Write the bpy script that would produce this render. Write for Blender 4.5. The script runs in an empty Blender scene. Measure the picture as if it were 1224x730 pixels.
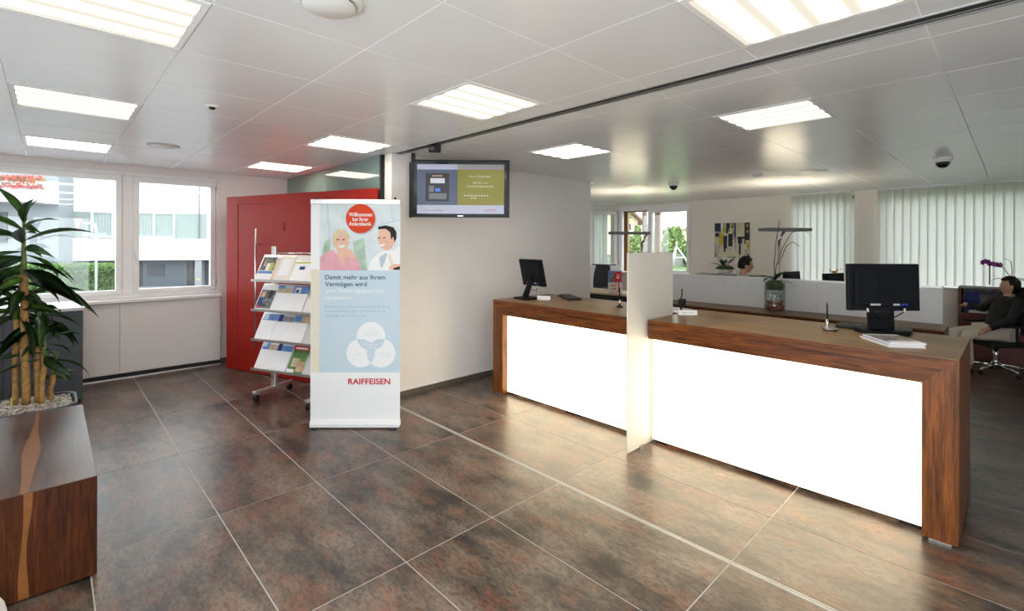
import bpy, bmesh, math, random
from math import sin, cos, pi, radians, sqrt, atan2, hypot
from mathutils import Vector, Matrix, Euler
random.seed(7)
sc = bpy.context.scene
COL = sc.collection
# ------------------------------------------------------------------ camera, world, light
HC = 1.70                                   # eye height; the camera stands at x = y = 0
F, CY, YAW, ROLL = 577.8, 290.8, radians(46.25), radians(.19)
FW = Vector((cos(YAW), sin(YAW), 0)); R0 = Vector((sin(YAW), -cos(YAW), 0)); U0 = Vector((0, 0, 1))
RT = R0*cos(ROLL) + U0*sin(ROLL); UP = U0*cos(ROLL) - R0*sin(ROLL)
cam = bpy.data.objects.new('camera', bpy.data.cameras.new('camera')); COL.objects.link(cam)
cam.data.sensor_width = 36; cam.data.lens = 36*F/1224; cam.data.shift_y = -(365-CY)/1224
cam.data.clip_start = .02; cam.data.clip_end = 300
M = Matrix((RT, UP, -FW)).transposed().to_4x4(); M.translation = (0, 0, HC); cam.matrix_world = M
sc.camera = cam
w = bpy.data.worlds.new('overcast_sky'); sc.world = w; w.use_nodes = True
wn = w.node_tree.nodes; wl = w.node_tree.links
wbg = wn['Background']; wbg.inputs['Strength'].default_value = 4.6
wtc = wn.new('ShaderNodeTexCoord'); wnz = wn.new('ShaderNodeTexNoise'); wnz.inputs['Scale'].default_value = 2.2; wnz.inputs['Detail'].default_value = 5
wrp = wn.new('ShaderNodeValToRGB'); wrp.color_ramp.elements[0].color = (.86, .91, 1, 1); wrp.color_ramp.elements[1].color = (1, 1, 1, 1)
wl.new(wtc.outputs['Generated'], wnz.inputs['Vector']); wl.new(wnz.outputs['Fac'], wrp.inputs['Fac']); wl.new(wrp.outputs['Color'], wbg.inputs['Color'])
vs = sc.view_settings
vs.view_transform = 'Standard'; vs.look = 'None'; vs.exposure = 0.37; vs.gamma = 1; vs.use_curve_mapping = False
sc.cycles.use_denoising = True
sc.cycles.max_bounces = 8; sc.cycles.diffuse_bounces = 5; sc.cycles.glossy_bounces = 4; sc.cycles.transparent_max_bounces = 12
sc.cycles.sample_clamp_indirect = 6
LAMP = 7.6          # radiance of the ceiling lights
COUNTER_GLOW = 3.8  # radiance of the lit counter fronts

# pixel (1224x730 frame) -> point measured on a plane of the room
def ray(x, y): return FW + RT*((x-612)/F) - UP*((y-CY)/F)
def onZ(x, y, z): q = ray(x, y); return Vector((0, 0, HC)) + q*((z-HC)/q.z)
def onX(x, y, X): q = ray(x, y); return Vector((0, 0, HC)) + q*(X/q.x)
def onY(x, y, Y): q = ray(x, y); return Vector((0, 0, HC)) + q*(Y/q.y)
def atD(x, y, d): return Vector((0, 0, HC)) + ray(x, y)*d

# ------------------------------------------------------------------ materials
MATS = {}
def new_mat(name):
    m = bpy.data.materials.new(name); m.use_nodes = True; MATS[name] = m
    return m, m.node_tree.nodes, m.node_tree.links, m.node_tree.nodes['Principled BSDF']
def mat(name, col, rough=.5, metal=0., var=.06, scale=8., bump=.0, spec=.5, emit=0., trans=0., alpha=1., coat=0.):
    """plain surface: base colour with a fine noise mottling and optional relief"""
    if name in MATS: return MATS[name]
    m, n, l, b = new_mat(name)
    tc = n.new('ShaderNodeTexCoord'); nz = n.new('ShaderNodeTexNoise'); nz.inputs['Scale'].default_value = scale; nz.inputs['Detail'].default_value = 4
    rp = n.new('ShaderNodeValToRGB')
    rp.color_ramp.elements[0].position = .3; rp.color_ramp.elements[1].position = .7
    rp.color_ramp.elements[0].color = tuple(max(0, c*(1-var)) for c in col)+(1,)
    rp.color_ramp.elements[1].color = tuple(min(1, c*(1+var)) for c in col)+(1,)
    l.new(tc.outputs['Object'], nz.inputs['Vector']); l.new(nz.outputs['Fac'], rp.inputs['Fac']); l.new(rp.outputs['Color'], b.inputs['Base Color'])
    b.inputs['Roughness'].default_value = rough; b.inputs['Metallic'].default_value = metal; b.inputs['Specular IOR Level'].default_value = spec
    b.inputs['Transmission Weight'].default_value = trans; b.inputs['Alpha'].default_value = alpha; b.inputs['Coat Weight'].default_value = coat
    if emit: l.new(rp.outputs['Color'], b.inputs['Emission Color']); b.inputs['Emission Strength'].default_value = emit
    if bump:
        bp = n.new('ShaderNodeBump'); bp.inputs['Strength'].default_value = bump; bp.inputs['Distance'].default_value = .01
        l.new(nz.outputs['Fac'], bp.inputs['Height']); l.new(bp.outputs['Normal'], b.inputs['Normal'])
    return m
def wood(name, axis, dark, light, rough=.3, s=1., coat=0.):
    """veneer with the grain along one object axis"""
    m, n, l, b = new_mat(name)
    tc = n.new('ShaderNodeTexCoord'); mp = n.new('ShaderNodeMapping')
    sc_ = [14*s]*3; sc_[axis] = .9*s; mp.inputs['Scale'].default_value = sc_
    nz = n.new('ShaderNodeTexNoise'); nz.inputs['Scale'].default_value = 2.2; nz.inputs['Detail'].default_value = 7; nz.inputs['Roughness'].default_value = .65; nz.inputs['Distortion'].default_value = .6
    n2 = n.new('ShaderNodeTexNoise'); n2.inputs['Scale'].default_value = 9; n2.inputs['Detail'].default_value = 3
    rp = n.new('ShaderNodeValToRGB'); e = rp.color_ramp.elements
    e[0].position = .32; e[0].color = dark+(1,); e[1].position = .72; e[1].color = light+(1,)
    mx = n.new('ShaderNodeMix'); mx.data_type = 'RGBA'; mx.blend_type = 'MULTIPLY'; mx.inputs['Factor'].default_value = .55
    r2 = n.new('ShaderNodeValToRGB'); r2.color_ramp.elements[0].position = .35; r2.color_ramp.elements[0].color = (.35, .3, .28, 1); r2.color_ramp.elements[1].position = .6
    l.new(tc.outputs['Object'], mp.inputs['Vector']); l.new(mp.outputs['Vector'], nz.inputs['Vector']); l.new(mp.outputs['Vector'], n2.inputs['Vector'])
    l.new(nz.outputs['Fac'], rp.inputs['Fac']); l.new(n2.outputs['Fac'], r2.inputs['Fac'])
    l.new(rp.outputs['Color'], mx.inputs['A']); l.new(r2.outputs['Color'], mx.inputs['B']); l.new(mx.outputs['Result'], b.inputs['Base Color'])
    b.inputs['Roughness'].default_value = rough; b.inputs['Coat Weight'].default_value = coat; b.inputs['Coat Roughness'].default_value = .15
    return m
def floor_tile_mat():
    m, n, l, b = new_mat('oxidised_stone_tile')
    g = n.new('ShaderNodeNewGeometry'); oi = n.new('ShaderNodeObjectInfo'); vm = n.new('ShaderNodeVectorMath'); vm.operation = 'ADD'
    mu = n.new('ShaderNodeMath'); mu.operation = 'MULTIPLY'; mu.inputs[1].default_value = 37
    l.new(oi.outputs['Random'], mu.inputs[0]); l.new(g.outputs['Position'], vm.inputs[0]); l.new(mu.outputs[0], vm.inputs[1])
    mp = n.new('ShaderNodeMapping'); mp.inputs['Scale'].default_value = (2.0, .85, 1); l.new(vm.outputs[0], mp.inputs['Vector'])
    def noise(sc_, det, ro, src=mp):
        z = n.new('ShaderNodeTexNoise'); z.inputs['Scale'].default_value = sc_; z.inputs['Detail'].default_value = det; z.inputs['Roughness'].default_value = ro; l.new(src.outputs[0], z.inputs['Vector']); return z
    big = noise(2.6, 10, .68); rust = noise(3.6, 10, .74); fine = noise(30, 6, .75); 
    r1 = n.new('ShaderNodeValToRGB'); e = r1.color_ramp.elements
    e[0].position = .38; e[0].color = (.028, .023, .021, 1); e[1].position = .66; e[1].color = (.22, .168, .132, 1)
    l.new(big.outputs['Fac'], r1.inputs['Fac'])
    r2 = n.new('ShaderNodeValToRGB'); r2.color_ramp.elements[0].position = .48; r2.color_ramp.elements[0].color = (0, 0, 0, 1); r2.color_ramp.elements[1].position = .68; r2.color_ramp.elements[1].color = (1, 1, 1, 1)
    l.new(rust.outputs['Fac'], r2.inputs['Fac'])
    mx = n.new('ShaderNodeMix'); mx.data_type = 'RGBA'; mx.inputs['B'].default_value = (.23, .082, .040, 1)
    sm = n.new('ShaderNodeMath'); sm.operation = 'MULTIPLY'; sm.inputs[1].default_value = .75; l.new(r2.outputs['Color'], sm.inputs[0]); l.new(sm.outputs[0], mx.inputs['Factor'])
    l.new(r1.outputs['Color'], mx.inputs['A'])
    r3 = n.new('ShaderNodeValToRGB'); r3.color_ramp.elements[0].position = .38; r3.color_ramp.elements[0].color = (.28, .28, .29, 1); r3.color_ramp.elements[1].position = .54
    l.new(fine.outputs['Fac'], r3.inputs['Fac'])
    m2 = n.new('ShaderNodeMix'); m2.data_type = 'RGBA'; m2.blend_type = 'MULTIPLY'; m2.inputs['Factor'].default_value = .8
    l.new(mx.outputs['Result'], m2.inputs['A']); l.new(r3.outputs['Color'], m2.inputs['B']); l.new(m2.outputs['Result'], b.inputs['Base Color'])
    rr = n.new('ShaderNodeMapRange'); rr.inputs['To Min'].default_value = .24; rr.inputs['To Max'].default_value = .42; l.new(big.outputs['Fac'], rr.inputs['Value']); l.new(rr.outputs[0], b.inputs['Roughness'])
    bp = n.new('ShaderNodeBump'); bp.inputs['Strength'].default_value = .08; bp.inputs['Distance'].default_value = .004; l.new(fine.outputs['Fac'], bp.inputs['Height']); l.new(bp.outputs['Normal'], b.inputs['Normal'])
    return m
def glass_mat(name, tint=(1, 1, 1), rough=0.02, refl=1.):
    m = bpy.data.materials.new(name); m.use_nodes = True; n = m.node_tree.nodes; l = m.node_tree.links; n.clear(); MATS[name] = m
    o = n.new('ShaderNodeOutputMaterial'); t = n.new('ShaderNodeBsdfTransparent'); g = n.new('ShaderNodeBsdfGlossy'); mx = n.new('ShaderNodeMixShader'); fr = n.new('ShaderNodeMath'); fr.operation = 'MULTIPLY_ADD'; lw = n.new('ShaderNodeLayerWeight'); lw.inputs['Blend'].default_value = .5; pw = n.new('ShaderNodeMath'); pw.operation = 'POWER'; pw.inputs[1].default_value = 5; l.new(lw.outputs['Facing'], pw.inputs[0]); l.new(pw.outputs[0], fr.inputs[0]); fr.inputs[1].default_value = .85; fr.inputs[2].default_value = .045
    t.inputs['Color'].default_value = tint+(1,); g.inputs['Roughness'].default_value = rough
    nz = n.new('ShaderNodeTexNoise'); nz.inputs['Scale'].default_value = 3; mr = n.new('ShaderNodeMapRange'); mr.inputs['To Min'].default_value = .9*refl; mr.inputs['To Max'].default_value = refl
    mu = n.new('ShaderNodeMath'); mu.operation = 'MULTIPLY'
    l.new(nz.outputs['Fac'], mr.inputs['Value']); l.new(mr.outputs[0], mu.inputs[0]); l.new(fr.outputs[0], mu.inputs[1])
    l.new(mu.outputs[0], mx.inputs[0]); l.new(t.outputs[0], mx.inputs[1]); l.new(g.outputs[0], mx.inputs[2]); l.new(mx.outputs[0], o.inputs[0])
    return m
def translucent_mat(name, col, tr, rough=.6, amt=.5):
    m, n, l, b = new_mat(name); o = n['Material Output']
    b.inputs['Roughness'].default_value = rough
    nz = n.new('ShaderNodeTexNoise'); nz.inputs['Scale'].default_value = 60; rp = n.new('ShaderNodeValToRGB')
    rp.color_ramp.elements[0].color = tuple(c*.95 for c in col)+(1,); rp.color_ramp.elements[1].color = col+(1,)
    l.new(nz.outputs['Fac'], rp.inputs['Fac']); l.new(rp.outputs['Color'], b.inputs['Base Color'])
    t = n.new('ShaderNodeBsdfTranslucent'); t.inputs['Color'].default_value = tr+(1,); mx = n.new('ShaderNodeMixShader'); mx.inputs[0].default_value = amt
    l.new(b.outputs[0], mx.inputs[1]); l.new(t.outputs[0], mx.inputs[2]); l.new(mx.outputs[0], o.inputs['Surface'])
    return m
def lamp_mat(name, col, strength, bands=0, axis=0, warm=0):
    """light-giving diffuser; bands = the tubes showing through the prismatic sheet"""
    m = bpy.data.materials.new(name); m.use_nodes = True; n = m.node_tree.nodes; l = m.node_tree.links; n.clear(); MATS[name] = m
    o = n.new('ShaderNodeOutputMaterial'); e = n.new('ShaderNodeEmission'); e.inputs['Color'].default_value = col+(1,); e.inputs['Strength'].default_value = strength
    l.new(e.outputs[0], o.inputs[0])
    tc = n.new('ShaderNodeTexCoord'); wv = n.new('ShaderNodeTexWave') if bands else n.new('ShaderNodeTexNoise')
    mr = n.new('ShaderNodeMapRange')
    if bands:
        wv.bands_direction = 'XYZ'[axis]; wv.inputs['Scale'].default_value = bands; wv.inputs['Distortion'].default_value = 0
        mr.inputs['To Min'].default_value = strength*.095; mr.inputs['To Max'].default_value = strength*2.3
    else:
        wv.inputs['Scale'].default_value = 2; mr.inputs['To Min'].default_value = strength*.95; mr.inputs['To Max'].default_value = strength*1.05
    l.new(tc.outputs['Object'], wv.inputs['Vector']); pw = n.new('ShaderNodeMath'); pw.operation = 'POWER'; pw.inputs[1].default_value = 2.6 if bands else 1.; l.new(wv.outputs['Fac'], pw.inputs[0]); l.new(pw.outputs[0], mr.inputs['Value']); l.new(mr.outputs[0], e.inputs['Strength'])
    return m

mat('white_wall', (.80, .765, .745), .75, var=.015, scale=3, bump=.02)
mat('warm_wall', (.80, .75, .68), .75, var=.015, scale=3, bump=.02)
mat('ceiling_panel', (.765, .775, .80), .25, var=.02, scale=2, spec=.55)
mat('ceiling_backing', (.96, .96, .97), .8, var=.01)
floor_tile_mat()
mat('grout', (.52, .50, .47), .8, var=.1, scale=30, bump=.1)
mat('red_lacquer', (.33, .014, .007), .5, var=.08, scale=5, spec=.22)
mat('white_plastic', (.80, .80, .80), .4, var=.03)
mat('frame_white', (.82, .82, .83), .4, var=.02)
mat('white_paper', (.84, .84, .87), .6, var=.02)
mat('cover_metal', (.76, .74, .75), .5, var=.02, scale=40)
mat('black_plastic', (.009, .009, .011), .45, var=.2, scale=30, spec=.3)
mat('black_gloss', (.006, .006, .008), .12, var=.1)
mat('dark_gap', (.02, .02, .022), .7, var=.2)
mat('steel', (.62, .62, .63), .28, 1., var=.06, scale=40)
mat('chrome', (.8, .8, .8), .1, 1., var=.03)
mat('alu', (.72, .72, .73), .35, .9, var=.04, scale=50)
mat('anthracite', (.055, .065, .085), .5, var=.08, scale=60)
mat('grey_top', (.62, .63, .66), .4, var=.03)
mat('skirting', (.10, .085, .075), .4, var=.15)
wood('walnut_y', 1, (.045, .012, .004), (.30, .090, .020), .34)
wood('walnut_z', 2, (.055, .016, .005), (.34, .11, .026), .34)
wood('walnut_x', 0, (.075, .022, .007), (.36, .125, .035), .3, coat=.2)
wood('walnut_top_lit', 1, (.13, .075, .035), (.36, .205, .065), .38, .8)  # same walnut, paler olive because reflected light is put into the colour
wood('bench_wood', 2, (.012, .0035, .002), (.125, .034, .009), .32, 1.1)
wood('bench_wood_top', 1, (.012, .004, .002), (.125, .036, .010), .28, 1.1)
for _k, _s in (('bench_wood', .22), ('bench_wood_top', .55), ('walnut_y', .3), ('walnut_z', .3), ('walnut_top_lit', .35)): MATS[_k].node_tree.nodes['Principled BSDF'].inputs['Specular IOR Level'].default_value = _s
mat('sap_wood', (.20, .068, .012), .32, var=.15, scale=20)
wood('window_timber', 2, (.20, .085, .02), (.50, .24, .06), .4)
glass_mat('window_glass', (.95, .98, .97))
glass_mat('vase_glass', (.93, .96, .95), .01, 1.6)
translucent_mat('frosted_glass', (.80, .77, .73), (.85, .83, .80), .35, .35)
translucent_mat('blind_fabric', (.76, .76, .73), (.82, .82, .80), .8, .55)
mat('transom_glass', (.17, .26, .24), .06, var=.05, scale=2, spec=.6)
lamp_mat('tube_light', (1, .92, .77), LAMP, bands=2.1, axis=1)
lamp_mat('tube_light_x', (1, .92, .77), LAMP, bands=2.1, axis=0)
lamp_mat('counter_glow', (1, .85, .58), COUNTER_GLOW)

# ------------------------------------------------------------------ builders
class MB:
    """collects shapes for ONE mesh object"""
    def __init__(s): s.bm = bmesh.new()
    def box(s, x0, x1, y0, y1, z0, z1, bev=0., seg=1, mi=0):
        r = bmesh.ops.create_cube(s.bm, size=1)
        for v in r['verts']: v.co = Vector(((x0+x1)/2+v.co.x*(x1-x0), (y0+y1)/2+v.co.y*(y1-y0), (z0+z1)/2+v.co.z*(z1-z0)))
        fs = {f for v in r['verts'] for f in v.link_faces}
        for f in fs: f.material_index = mi
        if bev:
            es = list({e for v in r['verts'] for e in v.link_edges})
            bmesh.ops.bevel(s.bm, geom=es, offset=bev, segments=seg, affect='EDGES', profile=.5)
        return s
    def prism(s, pts, a0, a1, axis='y', mi=0):
        """polygon pts in the plane across `axis`, extruded from a0 to a1"""
        def P(p, a): return {'y': (p[0], a, p[1]), 'x': (a, p[0], p[1]), 'z': (p[0], p[1], a)}[axis]
        A = [s.bm.verts.new(P(p, a0)) for p in pts]; B = [s.bm.verts.new(P(p, a1)) for p in pts]; n = len(pts)
        fs = [s.bm.faces.new(A), s.bm.faces.new(B[::-1])]
        for i in range(n): fs.append(s.bm.faces.new((A[i], B[i], B[(i+1) % n], A[(i+1) % n])))
        for f in fs: f.material_index = mi
        bmesh.ops.recalc_face_normals(s.bm, faces=fs)
        return s
    def tube(s, pts, r, n=8, caps=True, mi=0):
        pts = [Vector(p) for p in pts]; rings = []; rr = r if isinstance(r, (list, tuple)) else [r]*len(pts)
        prev = None
        for i, p in enumerate(pts):
            t = (pts[min(i+1, len(pts)-1)]-pts[max(i-1, 0)]).normalized()
            if prev is None: a = t.orthogonal().normalized()
            else: a = (prev-t*prev.dot(t)).normalized()
            prev = a; b = t.cross(a)
            rings.append([s.bm.verts.new(p+(a*cos(2*pi*k/n)+b*sin(2*pi*k/n))*rr[i]) for k in range(n)])
        fs = []
        for A, B in zip(rings, rings[1:]):
            for k in range(n): fs.append(s.bm.faces.new((A[k], A[(k+1) % n], B[(k+1) % n], B[k])))
        if caps: fs += [s.bm.faces.new(rings[0][::-1]), s.bm.faces.new(rings[-1])]
        for f in fs: f.smooth = True; f.material_index = mi
        return s
    def lathe(s, prof, c=(0, 0, 0), n=24, axis='z', mi=0):
        """prof = [(radius, height)...] turned about an axis through c"""
        rings = []; c = Vector(c)
        for r, h in prof:
            ring = []
            for k in range(n):
                a = 2*pi*k/n; x, y = r*cos(a), r*sin(a)
                v = {'z': (x, y, h), 'y': (x, h, y), 'x': (h, x, y)}[axis]
                ring.append(s.bm.verts.new(c+Vector(v)))
            rings.append(ring)
        fs = []
        for A, B in zip(rings, rings[1:]):
            for k in range(n): fs.append(s.bm.faces.new((A[k], A[(k+1) % n], B[(k+1) % n], B[k])))
        if prof[0][0] > 1e-5: fs.append(s.bm.faces.new(rings[0][::-1]))
        if prof[-1][0] > 1e-5: fs.append(s.bm.faces.new(rings[-1]))
        for f in fs: f.smooth = True; f.material_index = mi
        bmesh.ops.remove_doubles(s.bm, verts=[v for r_ in rings for v in r_], dist=1e-6)
        return s
    def ball(s, c, r, sx=1, sy=1, sz=1, n=12, mi=0):
        q = bmesh.ops.create_uvsphere(s.bm, u_segments=n, v_segments=max(6, n*2//3), radius=r)
        for v in q['verts']: v.co = Vector(c)+Vector((v.co.x*sx, v.co.y*sy, v.co.z*sz))
        for f in {f for v in q['verts'] for f in v.link_faces}: f.smooth = True; f.material_index = mi
        return s
    def face(s, pts, mi=0):
        f = s.bm.faces.new([s.bm.verts.new(p) for p in pts]); f.material_index = mi; return s
    def build(s, name, m, parent=None, loc=None, rotz=0, rot=None):
        bmesh.ops.recalc_face_normals(s.bm, faces=s.bm.faces[:])
        me = bpy.data.meshes.new(name); s.bm.to_mesh(me); s.bm.free()
        for q in (m if isinstance(m, (list, tuple)) else [m]): me.materials.append(MATS[q] if isinstance(q, str) else q)
        return link(name, me, parent, loc, rotz, rot)
def link(name, me, parent=None, loc=None, rotz=0, rot=None):
    o = bpy.data.objects.new(name, me); COL.objects.link(o)
    if parent is not None: o.parent = parent
    if loc is not None: o.location = loc
    if rotz: o.rotation_euler = (0, 0, rotz)
    if rot is not None: o.rotation_euler = rot
    return o
def tag(o, label=None, cat=None, group=None, kind=None):
    if label: o['label'] = label
    if cat: o['category'] = cat
    if group: o['group'] = group
    if kind: o['kind'] = kind
    return o
def thing(name, label, cat, loc=(0, 0, 0), rotz=0, group=None):
    o = bpy.data.objects.new(name, None); COL.objects.link(o); o.location = loc; o.rotation_euler = (0, 0, rotz); o.empty_display_size = .1
    return tag(o, label, cat, group)
def struct(o, label): return tag(o, label, kind='structure')
def copy_tree(o, parent=None):
    c = o.copy(); COL.objects.link(c)
    if parent is not None: c.parent = parent
    for ch in list(o.children): copy_tree(ch, c)
    return c
def ngon(cx, cz, r, n=32, a0=0., a1=2*pi): return [(cx+r*cos(a0+(a1-a0)*k/n), cz+r*sin(a0+(a1-a0)*k/n)) for k in range(n)]
def flat(name, pts, m, parent, y, th=.0006):
    """flat print: polygon in the x-z plane facing -y"""
    return MB().prism(pts, y-th, y, 'y').build(name, m, parent)
def text(name, body, m, parent, x0, x1, zc, y, height=None, bold=0., align='L'):
    """lettering in the x-z plane facing -y, fitted to the span x0..x1, cap height centred on zc"""
    cu = bpy.data.curves.new(name, 'FONT'); cu.body = body; cu.size = 1; cu.offset = bold; cu.extrude = .0; cu.resolution_u = 3
    t = bpy.data.objects.new(name, cu); COL.objects.link(t)
    dg = bpy.context.evaluated_depsgraph_get(); me = bpy.data.meshes.new_from_object(t.evaluated_get(dg))
    bpy.data.objects.remove(t); bpy.data.curves.remove(cu)
    xs = [v.co.x for v in me.vertices]; wd = max(xs)-min(xs); k = (x1-x0)/wd; mn = min(xs)
    kz = k if height is None else height/.70
    for v in me.vertices: v.co = Vector((x0+(v.co.x-mn)*k, y, zc+(v.co.y-.35)*kz))
    me.materials.append(MATS[m]); me.name = name
    return link(name, me, parent)

# ------------------------------------------------------------------ room shell
ZC = 2.68; YW = 7.83; XF = 10.6; XL = -1.7; YB = -2.6
# floor: grout bed with tiles as pieces
fl = struct(MB().box(XL-.1, XF+.12, YB-.1, YW+.12, -.12, -.0015).build('floor', 'grout'), 'brown oxidised stone tile floor with pale grout joints')
tile_cache = {}
def piece(name, m, parent, x0, x1, y0, y1, z0, z1, bev, cache, rotz=0):
    key = (round(x1-x0, 3), round(y1-y0, 3), round(z1-z0, 4))
    if key not in cache:
        b = MB().box(-(x1-x0)/2, (x1-x0)/2, -(y1-y0)/2, (y1-y0)/2, z0-z1, 0, bev)
        me = bpy.data.meshes.new(name); b.bm.to_mesh(me); b.bm.free(); me.materials.append(MATS[m]); cache[key] = me
    return link(name, cache[key], parent, ((x0+x1)/2, (y0+y1)/2, z1))
GX = [.768+.6105*k for k in range(-4, 3)] + [2.618]
GX2 = [2.652, 3.251] + [3.251+.6105*k for k in range(1, 13)]
GX = [XL] + GX; GX2[-1] = XF
GY = [1.055+1.194*k for k in range(-3, 6)]; GY = [YB] + GY + [YW]
for G in (GX, GX2):
    for a, b in zip(G, G[1:]):
        for c, d in zip(GY, GY[1:]):
            if c > 5 and a > 3 and b < 6.1: continue
            g = .0032
            piece('floor_tile', 'oxidised_stone_tile', fl, a+g, b-g, c+g, d-g, -.010, 0, 0, tile_cache)
t = MB(); t.box(2.620, 2.629, YB, 4.70, -.01, .001); t.box(2.641, 2.650, YB, 4.70, -.01, .001); t.box(2.629, 2.641, YB, 4.70, -.01, -.003)
mat('track_metal', (.40, .39, .38), .45, .5, var=.08)
struct(t.build('trim_1', 'track_metal'), 'metal sliding track strip set into the tiled floor')
# ceiling
ce = struct(MB().box(XL-.1, XF+.12, YB-.1, YW+.12, ZC+.0020, ZC+.09).build('ceiling', 'ceiling_backing'), 'white satin metal panel ceiling with fine joints')
CXL = [-1.53, -.86, -.19, .48, 1.155, 1.83, 2.50]
CXL = [XL] + CXL + [2.705]
CXR = [2.815, 3.0] + [3.68+.679*k for k in range(0, 11)]; CXR[-1] = XF
CYS = [YB] + [.285+.668*k for k in range(-3, 12)] + [YW]
LIGHTS = []
def near(a, b): return abs(a-b) < .05
lamp_cells_l = [(-.19, .285), (-.19, 2.289), (-.19, 4.293), (-.19, 6.297), (1.83, .285), (1.83, 2.289), (1.83, 4.293), (1.83, 6.297), (-.19, -1.719), (1.83, -1.719)]
lamp_cells_r = [(3.68, .953), (3.68, 2.957)]
pc = {}
for G, cells in ((CXL, lamp_cells_l), (CXR, lamp_cells_r)):
    for a, b in zip(G, G[1:]):
        for c, d in zip(CYS, CYS[1:]):
            if a > 2.6 and b < 6.4 and c > 4.7: continue
            if any(near(a, q[0]) and near(c, q[1]) for q in cells):
                LIGHTS.append((a, b, c, d)); continue
            d2 = min(d, 4.71) if (2.6 < a < 6.2 and d > 4.71) else d
            g = .0034
            piece('ceiling_panel', 'ceiling_panel', ce, a+g, b-g, c+g, d2-g, ZC, ZC+.0019, .0006, pc)
t = MB(); t.box(2.705, 2.717, YB, 4.71, ZC-.004, ZC+.0019); t.box(2.803, 2.815, YB, 4.71, ZC-.004, ZC+.0019); t.box(2.775, 2.780, YB, 4.71, ZC-.001, ZC+.0012)
tr = struct(t.build('trim_2', 'alu'), 'ceiling track for a sliding partition with dark slots')
MB().box(2.717, 2.803, YB, 4.71, ZC+.0008, ZC+.0019).build('slot', 'dark_gap', tr)

# window wall (left in the picture)
wx0, wx1, wz0, wz1 = -1.45, 1.745, .985, 2.60
t = MB(); t.box(XL-.1, wx0, YW, YW+.25, 0, ZC); t.box(wx1, 2.60, YW, YW+.25, 0, ZC); t.box(wx0, wx1, YW, YW+.25, 0, wz0); t.box(wx0, wx1, YW, YW+.25, wz1, ZC); t.box(2.60, 6.2, YW, YW+.25, 0, ZC)
struct(t.build('wall_left', 'white_wall'), 'white wall with the wide street windows')
# walls left of and behind the camera, unseen glazing added to let daylight in
t = MB(); sy0, sy1 = -2.3, 2.6
t.box(XL-.15, XL, YB, sy0, 0, ZC); t.box(XL-.15, XL, sy1, YW, 0, ZC); t.box(XL-.15, XL, sy0, sy1, 2.45, ZC); t.box(XL-.15, XL, sy0, sy1, 0, .1)
struct(t.build('wall_side', 'white_wall'), 'white side wall with an added daylight window beside the bench')
fr = MB(); fr.box(XL-.12, XL-.05, sy0, sy1, 2.38, 2.45); fr.box(XL-.12, XL-.05, sy0, sy1, .1, .17)
for k in range(4): y = sy0+(sy1-sy0-.07)*k/3; fr.box(XL-.12, XL-.05, y, y+.07, .17, 2.38)
o = struct(fr.build('window_4', 'alu'), 'added daylight window with aluminium frame in the side wall')
for k in range(3): y = sy0+(sy1-sy0-.07)*k/3+.07; MB().box(XL-.09, XL-.082, y, y+(sy1-sy0-.07)/3-.07, .17, 2.38).build('pane', 'window_glass', o)
t = MB()
ex = [(-1.6, 0.9)]  # unseen entrance opening, added to bring daylight into the hall
t.box(XL, XF, YB-.2, YB, 2.45, ZC); t.box(XL, -1.6, YB-.2, YB, 0, 2.45); t.box(.9, XF, YB-.2, YB, 0, 2.45)
struct(t.build('wall_behind', 'white_wall'), 'white wall with the added entrance glazing')
for i, (a, b) in enumerate(ex):
    fr = MB(); n = 2
    fr.box(a, b, YB-.14, YB-.06, 2.37, 2.45); fr.box(a, b, YB-.14, YB-.06, 0, .08)
    for k in range(n+1):
        x = a+(b-a-.08)*k/n; fr.box(x, x+.08, YB-.14, YB-.06, .08, 2.37)
    o = struct(fr.build('window_%d' % (i+3), 'alu'), 'added entrance glazing with aluminium frame, for daylight')
    for k in range(n):
        x = a+(b-a-.08)*k/n+.08; MB().box(x, x+(b-a-.08)/n-.08, YB-.104, YB-.096, .08, 2.37).build('pane', 'window_glass', o)

# television wall: front of the block behind, and its end
t = MB(); t.box(2.69, 6.24, 4.71, 4.86, 0, ZC); t.box(6.09, 6.24, 4.86, YW, 0, ZC)
struct(t.build('wall_back', 'white_wall'), 'white wall carrying the television screen')
t = MB(); t.box(2.69, 6.24, 4.698, 4.71, 0, .062); o = struct(t.build('baseboard_back', 'skirting'), 'dark skirting strip along the television wall')
MB().box(2.69, 6.24, 4.696, 4.71, .062, .068).build('edge', 'alu', o)
# red partition, standing askew in front of the glass
A = Vector((1.73, 7.38)); B = Vector((2.632, 4.905)); T = (B-A).normalized(); N = Vector((T.y, -T.x))
if N.x > 0: N = -N
ZR = 2.31
angR = atan2(T.y, T.x)
rw = thing('wall_red', None, None, (A.x, A.y, 0), angR); rw['kind'] = 'structure'; rw['label'] = 'red lacquered partition set askew beside the window wall'
LR = (B-A).length
d0, d1, dz = .235, 1.13, 2.20        # door leaf along the wall
t = MB(); t.box(0, d0-.003, 0, .06, 0.01, ZR); t.box(d1+.003, LR-.1, 0, .06, .01, ZR); t.box(LR-.1, LR, 0, .012, .01, ZR); t.box(d0-.003, d1+.003, 0, .06, dz+.003, ZR)
t.build('face_panel', 'red_lacquer', rw)
def rl_(x, y): v = Vector((x, y))-A; return (v.dot(T), v.dot(-N))
body = MB().prism([(.0, .0605), (LR-.10, .0605), rl_(2.655, 5.0), rl_(2.655, 7.4), (.0, .5)], 0.01, ZR, 'z'); body.build('box_body', 'red_lacquer', rw)
dr = thing('door_1', None, None, (A.x, A.y, 0), angR); dr['kind'] = 'structure'; dr['label'] = 'flush red door with a long steel pull handle'
MB().box(d0, d1, .004, .055, .012, dz).build('door_leaf', 'red_lacquer', dr)
hs = .667
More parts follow.
